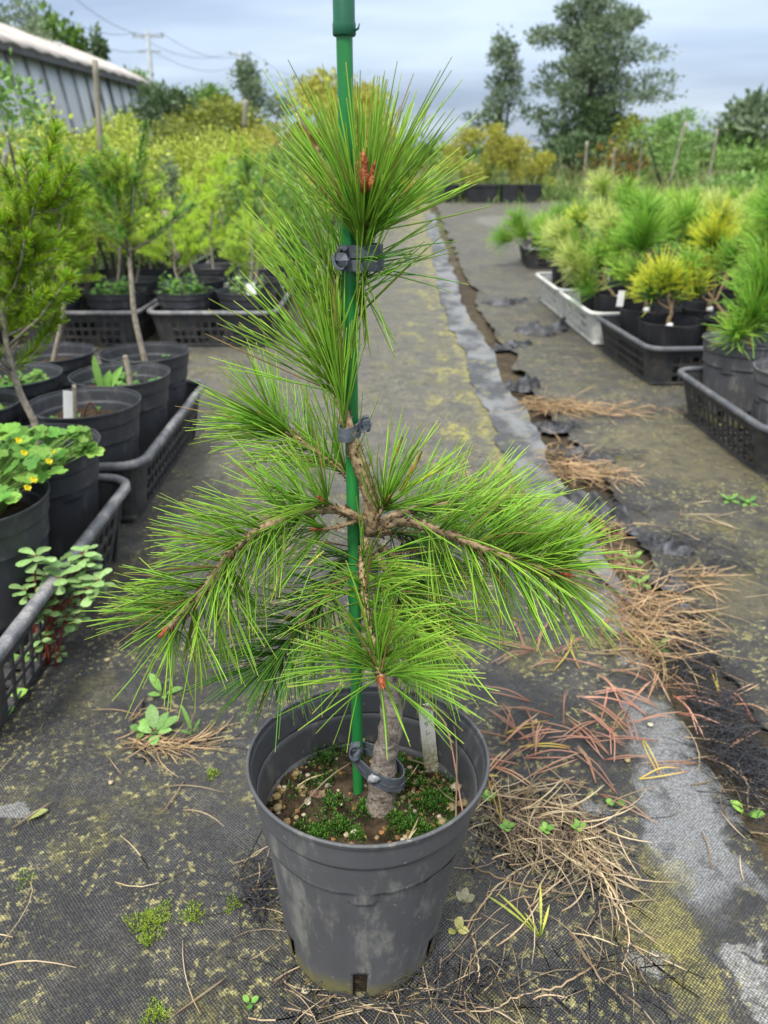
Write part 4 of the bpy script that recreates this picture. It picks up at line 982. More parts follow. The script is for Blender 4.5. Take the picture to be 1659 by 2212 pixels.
specs = [(4, 'cream-tipped pine leaning over the first white tray', [(1260, 585, 'cream', .11, 150), (1235, 560, 'cream', .11, 110), (1290, 560, 'pale', .11, 130), (1270, 620, 'pale', .10, 100)]),
         (5, 'pale green pine in the middle of the white tray', [(1330, 540, 'pale', .12, 140), (1320, 490, 'cream', .10, 110), (1355, 520, 'pale', .11, 110)]),
         (6, 'creamy variegated pine with upright pale tufts', [(1300, 480, 'cream', .12, 180), (1220, 510, 'cream', .12, 130), (1245, 470, 'gold', .07, 70), (1250, 540, 'pale', .12, 120)]),
         (7, 'grey-green pine behind the creamy one', [(1380, 480, 'pale', .12, 150), (1420, 470, 'pale', .11, 120), (1360, 450, 'pine', .11, 100)]),
         (8, 'pale yellow pine in the far white tray', [(1225, 520, 'pale', .13, 140), (1200, 505, 'cream', .11, 80), (1260, 470, 'pale', .12, 110)]),
         (9, 'cream pine with a rosette top, far white tray', [(1300, 405, 'cream', .12, 130), (1330, 450, 'pale', .12, 110), (1350, 420, 'pale', .12, 100)]),
         (10, 'green pine at the end of the far white tray', [(1200, 540, 'pale', .13, 120), (1180, 520, 'pale', .12, 90), (1210, 480, 'pine', .12, 100)]),
         (11, 'bushy grey-green pine spilling over the lone far tray', [(1130, 505, 'pale', .17, 150), (1095, 515, 'pine', .17, 120), (1165, 500, 'pale', .17, 130), (1120, 480, 'pine', .16, 110)]),
         (12, 'inner green pine of the lone far tray', [(1190, 490, 'pale', .17, 140), (1220, 470, 'pine', .15, 110)])]
for (i, lb, tf) in specs:
    yy = RP[i].y; pine_sapling(lb, tuple(RP[i]), [(A(px, py, yy), m, L, n_) for (px, py, m, L, n_) in tf], 10 + i, tape=i in (4, 7))
pine_sapling('leaning plain green pine with bent trunk, in the grey pot', tuple(s_r1 + Vector((-.0, -.02, .0))), [(A(1648, 640, 2.36), 'pine', .15, 230), (A(1625, 690, 2.3), 'pine', .13, 160), (A(1590, 720, 2.28), 'pale', .09, 90), (A(1655, 590, 2.4), 'pine', .13, 150)], 30, tape=False)
sb = potted('soft', 1.63, 2.95, 'soft black pot of the pine reaching in at the picture edge', z=.006)
pine_sapling('green pine whose tuft reaches in at the picture edge', tuple(sb), [(A(1690, 470, 2.9), 'pine', .17, 200), (A(1660, 540, 2.9), 'pale', .13, 140), (A(1640, 600, 2.9), 'pine', .12, 120)], 31, tape=False)
extra = [(1.62, 3.6, 1480, 450, 'pale'), (1.62, 3.9, 1590, 470, 'cream'), (1.9, 3.7, 1640, 480, 'pale'), (1.65, 4.3, 1450, 430, 'pale'), (1.95, 4.4, 1540, 430, 'cream'), (2.2, 4.2, 1640, 440, 'pine'), (1.7, 5.2, 1400, 420, 'pale'), (2.1, 5.3, 1500, 415, 'pale'), (2.6, 5.2, 1620, 420, 'cream'), (1.75, 6.2, 1330, 425, 'pine'), (2.3, 6.4, 1450, 412, 'pale'), (2.9, 6.3, 1580, 412, 'pale')]
EX = ['pale pine behind the golden ones, nearest the path', 'cream pine behind the golden pine', 'pale pine behind, at the picture edge', 'pale pine in the third line from the golden one', 'cream pine in the third line', 'green pine in the third line at the picture edge', 'pale pine in the fourth line by the path', 'pale pine in the middle of the fourth line', 'cream pine in the fourth line at the picture edge', 'green pine in the last line by the path', 'pale pine in the middle of the last line', 'pale pine in the last line at the picture edge']
for k, ((x, y, px, py, m), lb) in enumerate(zip(extra, EX)):
    p = A(px, py + 25, y); q = Vector(p)
    sb = potted('soft', q.x, y, 'soft black pot of the ' + lb, z=.006, group='soft black pots behind the trays')
    pine_sapling(lb, tuple(sb), [(p, m, .13, 150), (A(px - 35, py + 45, y), 'pale', .12, 110), (A(px + 30, py + 50, y), m, .12, 110), (A(px + 5, py + 80, y), 'pine', .12, 110)], 50 + k, tape=False, group='pines standing behind the trays')

# white tags in pots
M_WHITE = simple('white_tag', (0.75, 0.75, 0.72), .5, .06)
def white_tag(px0, py0, px1, py1, y, w, label):
    a, b = at(px0, py0, y), at(px1, py1, y); m = (a + b) / 2; o = MB().box((0, 0, 0), (w, .0016, (a - b).length)).build('plant_label', M_WHITE, smooth=False); o.location = m
    d = (b - a); o.rotation_euler = (0, math.atan2(d.x, d.z), .15); tag(o, label, 'plant label', 'blank plant labels in pots')
white_tag(148, 915, 146, 845, 1.66, .020, 'white plant label beside the dead twig pot')
white_tag(1338, 662, 1344, 628, 3.14, .028, 'white plant label in front of the tall green pine')
white_tag(1231, 585, 1231, 560, 3.85, .018, 'white plant label half hidden in the cream pine')
white_tag(545, 640, 540, 612, 3.5, .04, 'white tag in the wide pot by the path')

# ================================================================== stumps, twigs and weeds in the near pots
def twig(label, path, r0, r1, mat, name='dead_twig', cat='twig'):
    return tag(MB().tube(spline(path, 14), np.linspace(r0, r1, 14), 8).build(name, mat), label, cat)
twig('short dead grey twig beside the white label', [at(166, 925, 1.69), at(163, 890, 1.69), at(160, 832, 1.69)], .006, .0045, M_GREYBARK)
twig('curled dry brown stem beside the dead twig', [at(178, 915, 1.67), at(186, 880, 1.67), at(197, 870, 1.67), at(207, 885, 1.67), at(212, 905, 1.67)], .003, .002, M_STUB, 'dry_stalk', 'stalk')
twig('cut grey stump in the pot of grass blades', [at(284, 850, 1.95), at(277, 800, 1.95), at(270, 768, 1.95)], .010, .006, M_GREYBARK, 'stump', 'stump')
M_CLOVER = leaf_mat('clover_leaf', (0.10, 0.28, 0.04), (0.24, 0.42, 0.07), .55, .3)
M_PURS = leaf_mat('succulent_leaf', (0.18, 0.32, 0.10), (0.34, 0.50, 0.20), .4, .15)
M_WEED = leaf_mat('weed_leaf', (0.09, 0.24, 0.04), (0.2, 0.38, 0.08), .5, .3)
M_OVAL = leaf_mat('oval_weed_leaf', (0.15, 0.31, 0.07), (0.24, 0.42, 0.12), .5, .3)
M_REDSTEM = simple('red_stem', (0.20, 0.04, 0.03), .45, .3, 80)
M_GSTEM = simple('green_stem', (0.14, 0.26, 0.05), .5, .2, 80)
M_YFLOWER = simple('yellow_petal', (0.75, 0.6, 0.02), .5, .1, 80, trans=.2)
def clover(label, spots, root, leaf=.012, seed=1, flowers=(), group=None):
    """three-lobed leaves on thin stalks"""
    rg = np.random.RandomState(seed); r = empty('clover_plant', root, label, 'weed', group); lv, st = MB(), MB(); B_, D_, N_, L_ = [], [], [], []
    for p in spots:
        p = arr(p); b = arr(root) + (p - arr(root)) * .15 * rg.rand() + rg.randn(3) * (.012, .012, .002); st.tube(spline([b, (b + p) / 2 + (0, 0, .012), p], 6), .0007, 4); up = norm(arr([rg.randn() * .4, -.35 + rg.randn() * .35, 1])[None])[0]; a, c = perp(up[None]); w0 = rg.rand() * 6.28; s = leaf * rg.uniform(.7, 1.2)
        for k in range(3):
            for off in (-.30, .30):
                w = w0 + k * 2.094 + off; B_.append(p); D_.append(a[0] * math.cos(w) + c[0] * math.sin(w)); N_.append(up); L_.append(s)
    L_ = arr(L_); lv.leaves(B_, D_, N_, L_, L_ * .75, r=np.repeat(rg.rand(len(B_) // 6), 6), fold=.05, curl=-.1)
    under(lv.build('leaves', M_CLOVER, kind='stuff'), r); under(st.build('stalks', M_GSTEM, kind='stuff'), r)
    for p in flowers:
        f = MB(); w = np.arange(5) * 1.2566; D = np.stack([np.cos(w), -.35 - .25 * np.sin(w), np.sin(w)], 1); f.leaves(np.tile(arr(p) + (0, -.01, .012), (5, 1)), D, np.tile((0, -1.0, .35), (5, 1)), .006, .0046, WW=(.2, .5, .8, 1, .95, .5)); under(f.build('flower', M_YFLOWER), r)
    return r
rg = np.random.RandomState(3); sp = []
for k in range(190):
    w = rg.rand() * 6.28; q = math.sqrt(rg.rand()) * .135; sp.append((s_a.x + q * math.cos(w) + .015, s_a.y + q * math.sin(w) + .03, s_a.z + .06 + .085 * rg.rand() * (1 - (q / .2) ** 2) + .01))
for k in range(26): sp.append(tuple(at(rg.uniform(110, 205), rg.uniform(925, 985), 1.30)))
clover('dense bright clover with small yellow flowers filling the nearest tray pot', sp, tuple(s_a), .0165, 2, [A(62, 987, 1.17), A(120, 985, 1.2), A(83, 1045, 1.09), A(115, 1005, 1.16), A(50, 960, 1.2), A(70, 1062, 1.07)])
def weeds(label, root, n, rx, h, leaf, seed, mat=M_WEED, name='weed', group='weeds growing in the pots'):
    rg = np.random.RandomState(seed); r = empty(name, root, label, 'weed', group); lv, st = MB(), MB(); B_, D_, N_ = [], [], []
    for k in range(n):
        w = rg.rand() * 6.28; q = math.sqrt(rg.rand()) * rx; b = arr(root) + (q * math.cos(w), q * math.sin(w), 0); t = b + (rg.randn() * .02, rg.randn() * .02, h * rg.uniform(.3, 1)); st.tube([b, t], [.0012, .0006], 4)
        for j in range(5): B_.append(b + (t - b) * rg.uniform(.3, 1)); v = rg.rand() * 6.28; D_.append((math.cos(v), math.sin(v), .5 * rg.randn() + .3)); N_.append((0, -.2, 1))
    ln = leaf * rg.uniform(.6, 1.2, len(B_)); lv.leaves(B_, D_, N_, ln, ln * .6); under(lv.build('leaves', mat, kind='stuff'), r); under(st.build('stalks', M_GSTEM, kind='stuff'), r); return r
weeds('low round-leaved weeds in the inner pot behind the twig pot', tuple(s_g), 40, .10, .05, .022, 4, M_CLOVER)
weeds('few seedling weeds in the bare-trunk spruce pot', tuple(s_e), 8, .09, .03, .018, 6)
weeds('broad-leaved weed and grass in the stump pot', tuple(s_d), 12, .09, .03, .03, 7)
weeds('tiny seedlings in the dead twig pot', tuple(s_c), 9, .10, .025, .012, 8)
weeds('bright leafy weed in the second wide pot from the path', tuple(FARP[1]), 30, .11, .12, .03, 9)
weeds('pale feathery weed in the wide pot by the path', tuple(FARP[0]), 22, .10, .16, .02, 10, M_PURS)
weeds('leafy weed in the third wide pot from the path', tuple(FARP[2]), 24, .11, .10, .03, 12)
weeds('tangled green weed covering the inner pot by the clover', tuple(s_g3), 50, .13, .10, .03, 13, M_CLOVER)
weeds('round-leaved weed in the inner pot level with the label', tuple(s_g2), 36, .12, .06, .026, 14, M_CLOVER)
g1 = MB()
for (x0, y0, x1, y1) in ((226, 855, 200, 768), (226, 855, 262, 792), (228, 855, 236, 800)):
    a, b = at(x0, y0, 1.93), at(x1, y1, 1.93); g1.leaves([tuple(a)], [tuple(b - a)], [(0, -1, .4)], (b - a).length, .02, fold=.2, curl=.12)
tag(g1.build('grass_plant', M_WEED), 'pointed grass blades standing in the stump pot', 'weed')

# purslane beside the near tray
pr = empty('purslane_plant', tuple(gnd(90, 1432)), 'red-stemmed succulent weed with pale oval leaves beside the tray', 'weed'); base = gnd(90, 1432)
rg = np.random.RandomState(8); lv, st = MB(), MB(); YB = base.y
ROS = [(77, 1197, .017, 0), (127, 1245, .018, 0), (182, 1189, .015, .05), (184, 1214, .014, .04), (214, 1250, .016, .01), (53, 1271, .012, -.02), (95, 1311, .014, -.03), (90, 1374, .011, -.03), (148, 1327, .013, .0), (131, 1212, .014, .05), (98, 1240, .016, .02), (193, 1268, .014, 0), (125, 1402, .008, 0), (165, 1330, .010, .01), (70, 1400, .007, 0), (200, 1262, .013, .02), (115, 1262, .015, .03), (150, 1290, .010, .02)]
for (px, py, s, dy) in ROS:
    p = arr(at(px, py, YB + dy)); b = arr(base) + (rg.randn() * .016, rg.randn() * .008, 0); m = (b + p) / 2 + ((p[0] - b[0]) * -.18, 0, .01)
    st.tube(spline([b, m, p], 9), np.linspace(.0026, .0014, 9), 7)
    for k in range(9):
        w = k * 2.4 + rg.rand(); d = (math.cos(w), math.sin(w), .45 - .07 * k); ln = s * rg.uniform(.85, 1.25); lv.leaves([p - arr((0, 0, .0035 * k)) * .6], [d], [(0, 0, 1)], ln * 1.75, ln * 1.05, fold=-.04, curl=.2, WW=(.18, .36, .66, .98, .95, .42))
    for k in range(2):
        q = b + (p - b) * rg.uniform(.4, .8); w = rg.rand() * 6.28; lv.leaves([q, q], [(math.cos(w), math.sin(w), .5), (-math.cos(w), -math.sin(w), .5)], [(0, 0, 1)] * 2, s * 1.2, s * .7)
under(st.build('stems', M_REDSTEM), pr); under(lv.build('leaves', M_PURS, kind='stuff'), pr)

# small weeds rooted in the ground cover
def rosette(label, px, py, leaves, cat='weed', name='small_weed', z=.006, mat=M_WEED):
    c = gnd(px, py, z); mb = MB()
    for (dx, dy, dz, L, w) in leaves:
        d = Vector((dx, dy, dz)); mb.tube([tuple(c), tuple(c + d.normalized() * L * .3)], .0008, 4); mb.leaves([tuple(c + d.normalized() * L * .2)], [tuple(d)], [(0, -.25, 1)], L, w, fold=.08, curl=.2)
    return tag(mb.build(name, mat), label, cat, 'weeds rooted in the ground cover')
rosette('two-leaved seedling with one upright leaf on the bare ground cover', 352, 1502, [(-.5, .3, .9, .035, .013), (.9, .2, .35, .028, .011), (-.8, -.2, .3, .02, .009), (.3, -.6, .3, .016, .008)])
rosette('oval-leaved weed by a wisp of dry roots', 335, 1585, [(-.3, .8, .8, .038, .02), (.9, .4, .6, .036, .015), (.2, -.9, .2, .026, .016), (-.7, .1, .3, .024, .013), (.9, -.1, .4, .024, .011), (.4, .6, .6, .03, .014)], mat=M_OVAL)
rosette('cluster of tiny round leaves beside the oval-leaved weed', 306, 1580, [(-.7, .1, .4, .016, .011), (.6, .3, .5, .016, .011), (0, .9, .5, .018, .012), (.1, -.8, .2, .016, .011)])
rosette('thin grass seedling standing in the ground cover', 418, 1588, [(-.25, .1, 1, .045, .006), (.3, .1, .8, .025, .005), (-.5, -.2, .5, .02, .005)])
rosette('round-leaved seedling at the tray foot', 14, 1520, [(.7, .5, .4, .03, .021), (.4, -.7, .2, .034, .021), (-.7, .4, .4, .03, .02)], mat=M_CLOVER)
rosette('second seedling between tray foot and red stems', 52, 1440, [(.1, .9, .6, .03, .017), (.6, -.5, .2, .026, .016), (-.6, .3, .5, .026, .014)], mat=M_CLOVER)
for (px, py, lb) in ((1575, 1082, 'leafy seedling far out on the frayed ground cover'), (1615, 1088, 'small seedling next to the leafy one on the frayed cover'), (1380, 1262, 'small green sprig in the torn gap of the covers'), (1365, 1210, 'second sprig in the torn gap'), (1420, 1400, 'sprig among dry stems in the torn gap')):
    rosette(lb, px, py, [(math.cos(a), math.sin(a), .5 + .5 * math.sin(a * 3), .018 + .006 * math.sin(a * 5), .010) for a in (0.3, 1.1, 2.0, 2.9, 3.9, 4.6, 5.5)], mat=M_WEED)
rosette('two pale round seed leaves right of the red needles', 1330, 1740, [(.9, .2, .4, .012, .010), (-.8, .3, .4, .012, .010)], mat=M_CLOVER)
rosette('round seed leaves beside the frayed threads', 1610, 1760, [(.8, -.3, .4, .02, .014), (-.6, .5, .5, .02, .013)], mat=M_CLOVER)
rosette('tiny seedling at the lower frame edge', 540, 2168, [(.7, .3, .5, .009, .006), (-.6, .4, .5, .009, .006), (.1, -.7, .4, .008, .006)], mat=M_CLOVER)
rosette('yellowing grass shoot in the dry straw', 1168, 2025, [(-.9, .5, .5, .06, .0028), (-.8, .7, .5, .052, .0026), (.1, .9, .8, .045, .0028), (.3, .5, .9, .03, .0026), (-.5, .2, .9, .03, .0024)], mat=leaf_mat('yellow_blade', (0.3, 0.4, 0.05), (0.5, 0.5, 0.08)))
rosette('yellowed clover leaf against the foot of the front pot', 985, 2010, [(.3, .2, .9, .015, .011), (.8, -.3, .4, .013, .009), (-.5, -.5, .5, .012, .008)], z=.012, mat=leaf_mat('yellowed_leaf', (0.35, 0.36, 0.08), (0.42, 0.4, 0.16)))
rosette('purplish clover against the side of the front pot', 1000, 1950, [(.2, .3, .9, .015, .010), (.8, .2, .5, .013, .009), (-.4, .2, .8, .013, .008)], z=.03, mat=leaf_mat('dull_leaf', (0.26, 0.27, 0.16), (0.34, 0.3, 0.22)))
for (px, py) in ((1095, 1790), (1180, 1795), (1055, 1725), (1250, 1790)):
    rosette('tiny green seedling sprouting through the dry straw', px, py, [(math.cos(a), math.sin(a), .7, .010, .007) for a in (0.3, 1.8, 3.3, 4.6)], z=.018, mat=M_CLOVER)

# ================================================================== LITTER ON THE GROUND
M_LITTER = needle_mat('grey_brown_litter', [(0, (0.10, 0.07, 0.045)), (.5, (0.26, 0.20, 0.14)), (1, (0.17, 0.13, 0.10))], hue=.02, val=.6, trans=0, rough=.8, spec=.15)
def strands(name, label, areas, L, mat, r, seed, z=(.006, .02), cat='straw', curl=.45, lift=.12, segs=5):
    rg = np.random.RandomState(seed); B_, D_, C_, LL = [], [], [], []
    for (px, py, sx, sy, n_, ang, sprd) in areas:
        c = gnd(px, py)
        for k in range(n_):
            a = ang + rg.randn() * sprd; B_.append((c.x + rg.randn() * sx, c.y + rg.randn() * sy, rg.uniform(*z))); D_.append((math.cos(a), math.sin(a), rg.randn() * lift)); cc = rg.randn() * curl; C_.append((-math.sin(a) * cc, math.cos(a) * cc, -.1 * rg.rand())); LL.append(L * rg.uniform(.35, 1.3))
    mb = MB().needles(B_, D_, LL, arr([r]) * rg.uniform(.6, 1.4, len(B_)), C_, segs, 3)
    v = mb.V[0]; v[:, 2] = np.maximum(v[:, 2], .0045)
    return tag(mb.build(name, mat, kind='stuff'), label, cat)
strands('straw', 'tangle of dry straw beside the front pot', [(1150, 1780, .042, .028, 46, .3, 1.6), (1225, 1820, .035, .028, 36, -.9, .8), (1130, 1735, .045, .015, 18, .1, 1.0), (1110, 1870, .04, .03, 16, 2.0, 1.4), (1300, 1920, .010, .045, 18, -1.4, .3), (1260, 1850, .018, .02, 26, -1.0, .4), (1190, 2040, .04, .03, 10, .4, 1.3)], .07, M_STRAW, .00075, 1, (.004, .026), curl=.55)
strands('plant_litter', 'matted short brown litter under the straw beside the front pot', [(1140, 1775, .035, .022, 520, .3, 1.6), (1225, 1815, .028, .022, 420, -.9, 1.4), (1110, 1735, .035, .012, 200, .1, 1.4), (1100, 1840, .025, .02, 90, 2.0, 1.4), (1170, 1860, .03, .02, 130, 1, 1.5)], .020, M_LITTER, .0008, 21, (.001, .009), 'litter', curl=.5, lift=.3)
strands('straw', 'dry roots and stems spread below the front pot', [(900, 2170, .05, .010, 40, .2, 1.2), (700, 2195, .06, .010, 20, .4, 1.0), (1100, 2120, .05, .03, 26, .2, 1.0), (1320, 2000, .015, .04, 16, -1.2, .7), (570, 1960, .02, .02, 16, .8, .8), (560, 1900, .02, .02, 12, .9, .6), (640, 2120, .03, .012, 14, .5, .8)], .07, M_STRAW, .0007, 2, (.003, .012))
strands('straw', 'tawny dry grass heaped on the joint, upper of two heaps', [(1220, 890, .05, .03, 170, .2, 1.6), (1320, 900, .08, .03, 60, .1, .7), (1180, 895, .04, .03, 70, 2.8, 1.2)], .09, M_STRAWO, .0012, 3, (.008, .04))
strands('straw', 'tawny dry grass heaped on the joint, lower of two heaps', [(1240, 1030, .04, .03, 150, .2, 1.6), (1290, 1045, .05, .03, 60, .0, 1.2), (1210, 995, .03, .04, 40, 1.2, .8)], .08, M_STRAWO, .0011, 4, (.008, .035))
strands('straw', 'dry stems lying in the torn gap between the covers', [(1370, 1330, .035, .06, 150, .3, 1.5), (1400, 1390, .03, .04, 130, .3, 1.5), (1335, 1230, .02, .04, 60, 1.2, 1), (1430, 1330, .03, .03, 60, -.4, .6), (1480, 1260, .04, .02, 50, -.3, .5), (1395, 1440, .015, .03, 60, 1.3, .8), (1320, 1160, .015, .03, 40, 1.5, .8)], .085, M_STRAWO, .0009, 5, (.004, .028))
strands('straw', 'wisp of dry roots round the oval-leaved weed', [(330, 1620, .03, .012, 60, .1, .7), (300, 1570, .012, .012, 14, .9, .6), (400, 1610, .03, .012, 26, .4, .4)], .05, M_STRAWO, .0007, 6, (.003, .012))
strands('straw', 'thin dry litter scattered over the ground covers', [(1580, 930, .25, .3, 40, .3, 1.6), (1600, 1150, .15, .12, 30, .2, 1.6), (1620, 1760, .04, .06, 26, .5, 1.0), (1550, 1640, .04, .05, 12, .3, 1.5), (1230, 800, .1, .15, 26, .2, 1.5), (300, 1850, .25, .14, 12, .6, 1.5), (250, 1400, .1, .2, 10, .6, 1.5), (1150, 720, .06, .12, 40, .2, 1.5), (1120, 690, .05, .2, 40, .2, 1.5)], .07, M_STRAW, .0008, 7, (.005, .012))
strands('threads', 'black frayed plastic threads along the torn cover edge', [(1490, 1440, .02, .03, 320, .6, 1.2), (1540, 1540, .025, .035, 420, .9, 1.0), (1590, 1640, .022, .04, 420, 1.0, 1.0), (1630, 1720, .02, .05, 300, 1.1, 1.0), (1450, 1400, .02, .02, 140, .4, 1.2), (1540, 1225, .06, .02, 160, -.1, .6), (1460, 1330, .03, .02, 90, .2, .8), (560, 1935, .012, .02, 110, .4, 1.4), (1010, 2140, .06, .015, 150, .1, 1.3), (1330, 2120, .04, .02, 90, .1, 1.3), (720, 2165, .04, .01, 60, .1, 1.2)], .04, M_THREAD, .0006, 8, (.003, .022), 'threads', .9, .25)
def scrap(label, pl, w, h, seed):
    a = spline([gnd(*q) for q in pl], 40); V, F = [], []; T = norm(np.gradient(a, axis=0)); s_ = np.stack([-T[:, 1], T[:, 0], np.zeros(40)], 1); NJ = 15
    for i in range(40):
        e = math.sin(math.pi * (i + .5) / 40) ** .5
        for j in range(NJ):
            q = j / (NJ - 1) * 2 - 1; p = a[i] + s_[i] * q * w * e * (1 + .5 * mnoise.noise((i * .25, seed, q)))
            z = .006 + max(0, (1 - q * q)) * h * e * max(.12, .55 + mnoise.noise((i * .16, q * 1.6, seed)) * 1.2 + .4 * mnoise.noise((i * .6, q * 4, seed + 3)))
            V.append((p[0], p[1], z))
    for i in range(39):
        for j in range(NJ - 1): F.append((i * NJ + j, i * NJ + j + 1, (i + 1) * NJ + j + 1, (i + 1) * NJ + j))
    return tag(MB().add(V, F).build('cover_scrap', M_SCRAP), label, 'plastic scrap', 'crumpled folds of ground cover')
n = NT('crumpled_cover'); p = n.pos(); c = n.mix(n.step(n.noise(p, 24, 4), .4, .7), (0.02, 0.021, 0.024), (0.085, 0.088, 0.095)); M_SCRAP = n.finish(c, .5, n.bump(n.noise(p, 120, 4), .6, .006), .4)
for k, (lb, pl, w, h) in enumerate((('crumpled black fold above the upper straw heap', [(1090, 838), (1130, 845), (1165, 838)], .035, .05), ('flat black fold between the two straw heaps', [(1150, 925), (1200, 932), (1240, 925)], .035, .03), ('long dark fold under the lower straw heap', [(1190, 975), (1260, 995), (1330, 1003)], .03, .035), ('dark flap next to the white trays', [(1110, 715), (1170, 722), (1225, 705)], .07, .05),
        ('dark crease near the pale strip, halfway along', [(1060, 760), (1100, 752), (1150, 745)], .04, .03), ('sweeping dark fold starting by the branch tip', [(1190, 1062), (1260, 1090), (1320, 1125), (1390, 1165)], .035, .04), ('dark fold continuing towards the frame side', [(1380, 1165), (1440, 1190), (1500, 1200)], .03, .03), ('dark fold along the gap of dry stems', [(1395, 1245), (1440, 1270), (1500, 1280)], .02, .025),
        ('small dark fold low in the torn gap', [(1420, 1345), (1460, 1335), (1500, 1325)], .015, .025), ('far dark crease in the frayed cover', [(1040, 655), (1090, 660), (1140, 650)], .05, .035))): scrap(lb, pl, w, h, k * 3.7)
strands('threads', 'dark frayed shreds along the far joint', [(1135, 840, .03, .02, 60, .4, 1.4), (1200, 928, .04, .012, 60, .0, .6), (1280, 992, .07, .015, 70, -.2, .4), (1320, 1100, .06, .02, 70, -.4, .4), (1430, 1178, .07, .015, 70, -.3, .35)], .05, M_THREAD, .001, 9, (.004, .03), 'threads', .5, .2)
for k, (lb, pl) in enumerate((('long root-like stalk trailing along the lower frame', [(1285, 2085), (1209, 2129), (1122, 2151), (1060, 2181), (981, 2184)]), ('forked dry stalk running down from the straw tangle', [(1227, 2006), (1288, 2102), (1332, 2146), (1350, 2170)]), ('outermost stalk curving round the straw tangle', [(1253, 1848), (1315, 1909), (1350, 1980), (1359, 2032), (1341, 2094)]),
        ('short bent stalk at the pot foot', [(1020, 2015), (1034, 2085), (1029, 2129)]), ('stalk arching from the pot side into the tangle', [(1003, 2010), (1060, 1930), (1120, 1880), (1190, 1850)]), ('dark thin stalk crossing the straw tangle', [(1010, 1868), (1090, 1900), (1170, 1922), (1240, 1930)]), ('stalk beside the outermost curved one', [(1240, 1835), (1300, 1890), (1330, 1960), (1338, 2010)]))):
    P = [gnd(px, py, .010 + .008 * (i % 2)) for i, (px, py) in enumerate(pl)]; S_p = spline(P, 26); S_p = S_p + np.random.RandomState(k).randn(26, 3) * .0008; mbk = MB().tube(S_p, np.linspace(.0013, .0006, 26), 5, r=.2 + .1 * k)
    rgk = np.random.RandomState(k + 5)
    for q in range(5):
        i = rgk.randint(6, 25); mbk.tube([S_p[i], S_p[i] + (rgk.randn() * .012, rgk.randn() * .012, .004), S_p[i] + (rgk.randn() * .02, rgk.randn() * .02, -.002)], [.0006, .0005, .0003], 4, r=.3)
    tag(mbk.build('dry_stalk', M_STRAW if k != 5 else M_STRAWO), lb, 'stalk')
# each fallen red needle pair
rg = random.Random(4); RED = 'fallen reddish pine needles lying right of the front pot'
def fall_pair(px, py, ang, Lm, mat, lb, grp):
    c = gnd(px, py, .008); q = []
    d = Vector((math.cos(ang), math.sin(ang), 0)); mb = MB(); r_ = rg.random()
    for s in (-1, 1):
        e = Vector((math.cos(ang + s * rg.uniform(.005, .045)), math.sin(ang + s * .04), 0)); m = c + e * Lm * .5 + Vector((-e.y, e.x, 0)) * Lm * rg.uniform(-.05, .05) + Vector((0, 0, rg.uniform(.002, .012))); f = c + e * Lm * rg.uniform(.85, 1.1) + Vector((0, 0, rg.uniform(-.002, .006)))
        mb.tube(spline([c, m, f], 7), [.0010, .0010, .0010, .0010, .0009, .0009, .0006], 5, r=r_)
    tag(mb.build('fallen_needle', mat), lb, 'needle', grp)
for (px, py, n_, sp_, wh) in ((1155, 1405, 9, 26, 'clumped below the tip of the drooping branch'), (1290, 1370, 4, 24, 'beside the pale stain under the branch tip'), (1420, 1515, 17, 60, 'heaped across the top of the big pale stain'), (1560, 1520, 6, 40, 'on the frayed black threads'), (1120, 1610, 12, 55, 'against the rim side of the front pot'), (1200, 1560, 9, 50, 'on dark cover between pot and pale stain'),
                           (1320, 1590, 9, 45, 'at the near edge of the pale stain'), (1130, 1690, 9, 50, 'over the upper edge of the straw tangle'), (1330, 1690, 4, 40, 'between straw tangle and pale stain'), (1520, 1640, 3, 14, 'pointing down the right side of the pale stain')):
    for k in range(n_):
        yel = rg.random() < .1
        fall_pair(px + rg.gauss(0, sp_), py + rg.gauss(0, sp_ * .55), rg.choice((.2, .2, 2.6, 3.3, .8, 1.6, 4.6)) + rg.gauss(0, .5), rg.uniform(.065, .105), M_DRYYEL if yel else M_DRYNEEDLE, ('fallen yellow needle pair ' if yel else 'fallen red-brown needle pair ') + wh, ('fallen yellow needles ' if yel else 'fallen red needles ') + wh)
for (a, b, c_, d_, lb) in ((1240, 1370, 1125 + 70, 1450, 'long bent yellow needle pair crossing the pale stain'), (1235, 1370, 1252, 1445, 'short yellow needle hanging from the bent pair')):
    fallen(a, b, c_, d_, lb, M_DRYYEL, z0=.012, z1=.008, r=.0014)
for (px, py, ang) in ((70, 1760, .9), (375, 1720, 1.3), (435, 2150, .7), (1525, 1835, 1.4), (1505, 1640, .2)):
    c = gnd(px, py, .006); d = Vector((math.cos(ang), math.sin(ang), .02)) * .028
    tag(MB().tube(spline([c - d, c + Vector((.003, 0, .003)), c + d], 6), .0011, 5).build('twig', M_STRAW), 'single straw bit lying alone on the ground cover', 'twig', 'single straw bits on the ground cover')
mb = MB(); c = gnd(60, 1770, .006); mb.leaves([tuple(c)], [(.8, .6, .1)], [(0, 0, 1)], .026, .012); tag(mb.build('seed_pod', leaf_mat('pod', (0.4, 0.45, 0.15), (0.45, 0.5, 0.2))), 'pale green fallen leaf with a straw stem at the frame side', 'leaf')
moss([(gnd(325, 1993, .004), .022, 2.0), (gnd(415, 1975, .004), .014, .6), (gnd(505, 1955, .004), .010, .4), (gnd(335, 2190, .004), .012, .6), (gnd(460, 1672, .004), .010, .4), (gnd(318, 2030, .004), .008, .3), (gnd(55, 1900, .004), .012, .2)], 600, M_MOSSY, 'moss', 'flat yellow-green moss patches on the ground cover', .003, False, .9)
rgp = np.random.RandomState(77)
